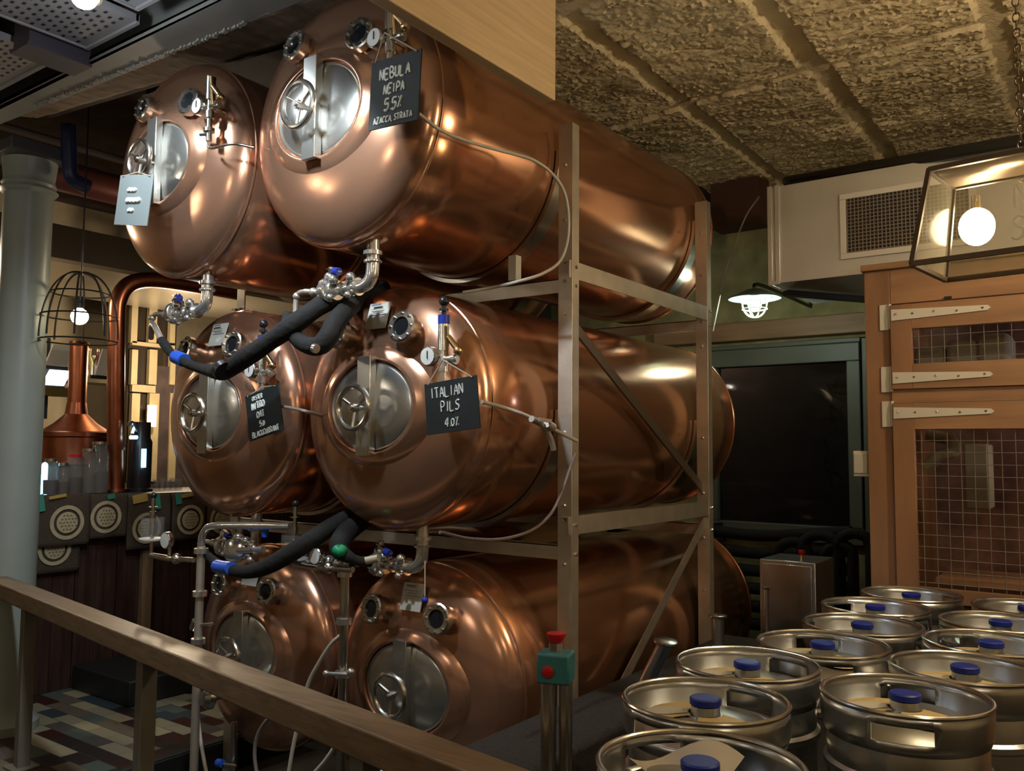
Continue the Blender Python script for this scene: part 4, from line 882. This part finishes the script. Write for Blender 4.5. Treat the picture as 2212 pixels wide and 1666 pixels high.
MB().lathe([(.07, zz[5]), (.068, zz[6]), (.078, zz[6]+.01), (.07, zz[6]+.03)], base, n=30).build('chimney', copper_d, t)
MB().cyl(base+V(0, 0, zz[1]-.30), base+V(0, 0, zz[1]-.02), .30).build('stand', barwood, t)
bb = thing('back_counter', 'dark counter behind the bar carrying the still', 'counter', V(SXX, 4, 0))
MB().span((SXX-.5, 2.0, 0), (SXX+.25, 7.5, zz[1]-.30)).build('carcass', darkw, bb)
# extraction hood
hz0 = at(200, 572, X=-6.6).z
t = thing('extraction_hood', 'wide pale metal hood under the ceiling above the bar', 'hood', V(-7.3, 4, hz0))
hd = [V(-8.0, 2.0, hz0), V(-6.6, 2.0, hz0), V(-6.6, 7.5, hz0), V(-8.0, 7.5, hz0), V(-7.8, 2.3, hz0+.34), V(-6.9, 2.3, hz0+.34), V(-6.9, 7.3, hz0+.34), V(-7.8, 7.3, hz0+.34)]
hm = mat('hood_metal', (.36, .30, .22), .35, .6)
MB().hexa(hd).build('canopy', hm, t); MB().span((-8.02, 1.98, hz0-.03), (-6.58, 7.52, hz0)).build('canopy_rim', mat('bright_rim', (.5, .43, .32), .3, .7), t)
tag(MB().tube([V(-5.5, 2.4, 3.37), V(-5.5, 4.0, 3.37), V(-5.5, 7.5, 3.37)], .10, 16, smooth=1).build('overhead_pipe', mat('oxblood_pipe', (.14, .045, .035), .35, .3)), 'dark red overhead pipe running above the hood', 'pipe')
tag(MB().tube([at(148, 270, X=-5.2), at(150, 350, X=-5.2), at(156, 385, X=-5.2), at(190, 405, X=-5.2)], .045, 14, smooth=5).build('blue_drop_pipe', blueg), 'dark blue pipe dropping from the ceiling beside the column', 'pipe')
tag(MB().tube([V(-6.4, 2.6, 3.9), V(-6.4, 8.0, 3.9)], .03, 10, smooth=1).build('conduit_pipe', mat('grey_conduit', (.25, .22, .2), .5)), 'thin conduit under the high ceiling beyond the column', 'pipe')
# pendant cage lamp
p = at(172, 684, X=-5.15); sc_ = .0028
t = thing('pendant_cage_lamp', 'domed wire cage pendant with a bright round bulb above the bar', 'lamp', p)
MB().sph(p, .05, 12).build('bulb', bulbg, t)
MB().cyl(p+V(0, 0, .05), p+V(0, 0, .12), .022).cyl(p+V(0, 0, .12), V(p.x, p.y, 4.25), .005).build('lamp_holder', blackp, t)
c = MB(); rr_ = .215; hh_ = .40; zb_ = p.z-.15
for k in range(8):
    a = k*PI/4+.2; c.tube([V(p.x+math.cos(a)*rr_*math.cos(b)**.8, p.y+math.sin(a)*rr_*math.cos(b)**.8, zb_+.02+hh_*math.sin(b)) for b in [PI/2*q/9*.98 for q in range(10)]], .006, 6, smooth=2)
for f_, z_ in ((1, 0), (.985, .15), (.75, .29)): c.ring(V(p.x, p.y, zb_+z_), rr_*f_, .005, n=32, m=6)
c.build('wire_cage', mat('blackened_wire', (.03, .024, .018), .5, .5), t)
# back bar: cream glazed dresser with panes and a wall light
FX = -8.3
def r3(x, y): return at(x, y, X=FX)
t = thing('glazed_dresser', 'cream painted dresser with glazed doors behind the bar', 'cabinet', V(FX, r3(330, 800).y, 0))
f = MB(); xs = (284, 322, 344, 372); ys = (655, 742, 752, 845, 1056)
def fr(x0, y0, x1, y1, dep=.05): a, b = r3(x0, y0), r3(x1, y1); f.span((FX-.0, a.y, b.z), (FX+dep, b.y, r3((x0+x1)/2, y0).z))
fr(280, 640, 372, 656)
for xa_, xb_ in ((280, 290), (318, 332), (364, 372)): fr(xa_, 656.5, xb_, 742); fr(xa_, 756, xb_, 832); fr(xa_, 850, xb_, 1040)
fr(280, 742.5, 372, 755.5); fr(280, 832.5, 330, 849.5)
f.build('frame', creamf, t)
a, b = r3(284, 650), r3(372, 1040); MB().span((FX-.1, a.y, b.z), (FX-.02, b.y, a.z)).build('glazed_back', mat('dark_glazing', (.035, .025, .017), .2), t)
a, b = r3(332, 790), r3(392, 1045); MB().span((FX-.01, a.y, b.z), (FX+.03, b.y+.2, a.z)).build('dark_door', darkw, t)
p = r3(314, 895); t = thing('wall_light', 'slim glowing wall light on the cream dresser', 'lamp', p)
MB().cyl(p+V(.12, 0, -.13), p+V(.12, 0, .09), .045).build('glowing_tube', mat('glowing_sconce', (1, .8, .5), .5, emit=(1, .75, .4), es=3), t); MB().box(p+V(.07, 0, 0), (.05, .05, .12)).build('bracket', cordm, t)
# shelf with bottles
sh = at(205, 820, X=-7.6)
tag(MB().span((-7.75, at(168, 820, X=-7.6).y-1.2, sh.z-.04), (-7.45, at(240, 820, X=-7.6).y, sh.z)).build('bottle_shelf', creamf), 'pale shelf behind the still carrying bottles', 'shelf')
cols = [(.35, .08, .10), (.5, .48, .25), (.4, .35, .3), (.15, .05, .05), (.25, .3, .12)]
for i, px in enumerate((182, 191, 200, 209, 219)):
    p = at(px, 818, X=-7.6); p.z = sh.z; s_ = .9+.25*(i % 2)
    t = thing('bottle', ['rosy bottle on the pale shelf, leftmost', 'cream bottle on the pale shelf, second from left', 'grey bottle in the middle of the pale shelf', 'dark bottle on the pale shelf, second from right', 'green bottle on the pale shelf, rightmost'][i], 'bottle', p, 'bottles on the shelf behind the still')
    MB().lathe([(.034, 0), (.036, .01), (.036, .13*s_), (.014, .18*s_), (.013, .22*s_)], p, n=18).build('glass_body', mat('bottle_glass_%d' % i, cols[i], .2), t); MB().cyl(p+V(0, 0, .22*s_), p+V(0, 0, .24*s_), .016).build('cap', cordm, t)
# screens and menu boards
for lb, x0, y0, x1, y1, mm in (('bright glowing screen left of the copper still', 93, 797, 138, 834, glows), ('tilted pale menu sheet above the bright screen', 100, 742, 145, 792, paperm), ('tilted pale menu sheet right of the still chimney', 208, 752, 234, 812, paperm)):
    a = at(x0, y0, X=-7.2); b = at(x1, y1, X=-7.2); m = MB(); dz = V(0, .06, 0)
    m.hexa([V(-7.22, a.y, b.z), V(-7.2, a.y, b.z), V(-7.2, b.y, b.z), V(-7.22, b.y, b.z), V(-7.22, a.y+.06, a.z), V(-7.2, a.y+.06, a.z), V(-7.2, b.y+.06, a.z), V(-7.22, b.y+.06, a.z)])
    o = thing('bar_screen' if 'screen' in lb else 'menu_sheet', lb, 'screen' if 'screen' in lb else 'menu', V(-7.2, a.y, b.z)); m.build('display' if 'screen' in lb else 'sheet', mm, o)
    MB().span((-7.25, a.y-.02, b.z-.03), (-7.225, b.y+.02, b.z)).build('holder', blackp, o)
a, b = at(80, 728, X=-7.3), at(99, 905, X=-7.3); tag(MB().span((-7.35, a.y, b.z), (-7.28, b.y, a.z)).build('dark_pillar_panel', mat('slate_blue', (.03, .045, .06), .5)), 'dark slate panel beside the iron column', 'panel')
a, b = at(78, 835, X=-7.25), at(150, 858, X=-7.25); tag(MB().span((-7.3, a.y, b.z), (-7.2, b.y, a.z)).build('olive_shelf', mat('olive_paint', (.11, .085, .02), .6)), 'olive shelf under the bright screen', 'shelf')
# beer font with blue lights
p = at(300, 1052, X=PX); zt_ = at(300, 912, X=PX).z
t = thing('beer_font', 'black beer font with glowing blue lights on the bar', 'tap', V(p.x, p.y, ZB))
MB().lathe([(.10, ZB), (.10, ZB+.02), (.085, ZB+.03), (.085, zt_-.15), (.07, zt_-.12), (.07, zt_)], V(p.x, p.y, 0), n=28).build('tower', blackp, t)
def glow(x0, y0, x1, y1, w, nm): return MB().tube([at(x0, y0, X=PX+.11), at(x1, y1, X=PX+.11)], w, 10).build(nm, glowb, t)
glow(311, 970, 310, 1010, .018, 'light_tube'); glow(281, 945, 296, 945, .014, 'light_ring'); glow(291, 920, 286, 936, .010, 'light_handle')
MB().tube([at(296, 930, X=PX+.1), at(285, 912, X=PX+.14), at(278, 918, X=PX+.16)], .015, 10).build('tap_spout', chrome, t)
p = at(97, 1005, X=PX); tag(MB().sph(p, .02, 8).box(V(p.x, p.y, (p.z+ZB)/2), (.03, .03, p.z-ZB)).build('small_tap_light', glowb), 'small blue light beside the iron column on the bar', 'lamp')
# glasses and jars along the bar
gm = mat('pub_glass', (.3, .27, .24), .08, 0, alpha=.22)
jars = [(108, 46, .05, 'lavender'), (135, 40, .045, 'x'), (160, 52, .055, 'x'), (190, 60, .06, 'x'), (212, 70, .065, 'x')]
for i, (px, h_, r_, _) in enumerate(jars):
    p = at(px, 1052, X=PX+.05); p.z = ZB; hh2 = h_/FPX*6.3*1.5
    t = thing('glass_jar', ['lilac-tinted jar nearest the iron column', 'small clear jar second from the column', 'clear jar with a red lid on the bar', 'tall clear jar left of the copper pipe', 'widest grey jar touching the copper riser pipe'][i], 'jar', p, 'jars along the bar top')
    MB().lathe([(r_*.9, .002), (r_, .01), (r_, hh2*.8), (r_*.75, hh2*.9), (r_*.75, hh2)], p, n=24, cap=False).build('glass_body', gm, t, solid=.003)
    MB().lathe([(r_*.85, .008), (r_*.9, hh2*.45), (.001, hh2*.46)], p, n=20).build('contents', mat('jar_fill_%d' % i, [(.08, .06, .10), (.09, .06, .04), (.06, .04, .03), (.09, .075, .07), (.05, .05, .05)][i], .8), t)
    MB().lathe([(r_*.8, hh2), (r_*.8, hh2+.02), (.001, hh2+.021)], p, n=20).build('lid', redp if i == 2 else steel, t)
for i, (px, py) in enumerate(((338, 1050), (350, 1050), (362, 1050), (374, 1050), (386, 1050))):
    p = at(px, py, X=PX); p.z = ZB
    tag(MB().lathe([(.022, .002), (.024, .006), (.028, .07), (.026, .085+.01*(i % 2))], p, n=16, cap=False).build('shot_glass', gm, solid=.002), 'small clear glass on the bar, '+['nearest the beer font', 'second from the font', 'third from the font', 'fourth from the font', 'nearest the copper tank'][i], 'glass', 'small glasses on the bar')
p = at(636, 680, Y=6.0)
t = thing('light_panel', 'flat glowing white ceiling panel seen between the tank rows', 'lamp', p)
MB().box(p+V(.0, 0, .03), (.56, .66, .04)).build('panel_frame', whitem, t); MB().box(p, (.5, .6, .02)).build('diffuser', glows, t)
MB().cyl(p+V(0, 0, .05), V(p.x, p.y, max(p.z+.1, hz0-.02)), .01).build('hanger', trimm, t)
# unseen pendant bulbs, added to light the room and ceiling
for i, b in enumerate(FILLB):
    b = Vector(b); t = thing('added_pendant_bulb', 'unseen bare round pendant bulb added to light the room, '+['over the kegs', 'near the right wall', 'over the walkway', 'nearest the viewer', 'near the bar', 'right of the kegs', 'left of the walkway'][i], 'lamp', b, 'bulbs added to light the room')
    MB().sph(b, .05, 10).build('bulb', bulbg, t); MB().cyl(b+V(0, 0, .05), b+V(0, 0, .1), .02).cyl(b+V(0, 0, .1), V(b.x, b.y, 3.55), .004).build('lamp_holder', blackp, t)
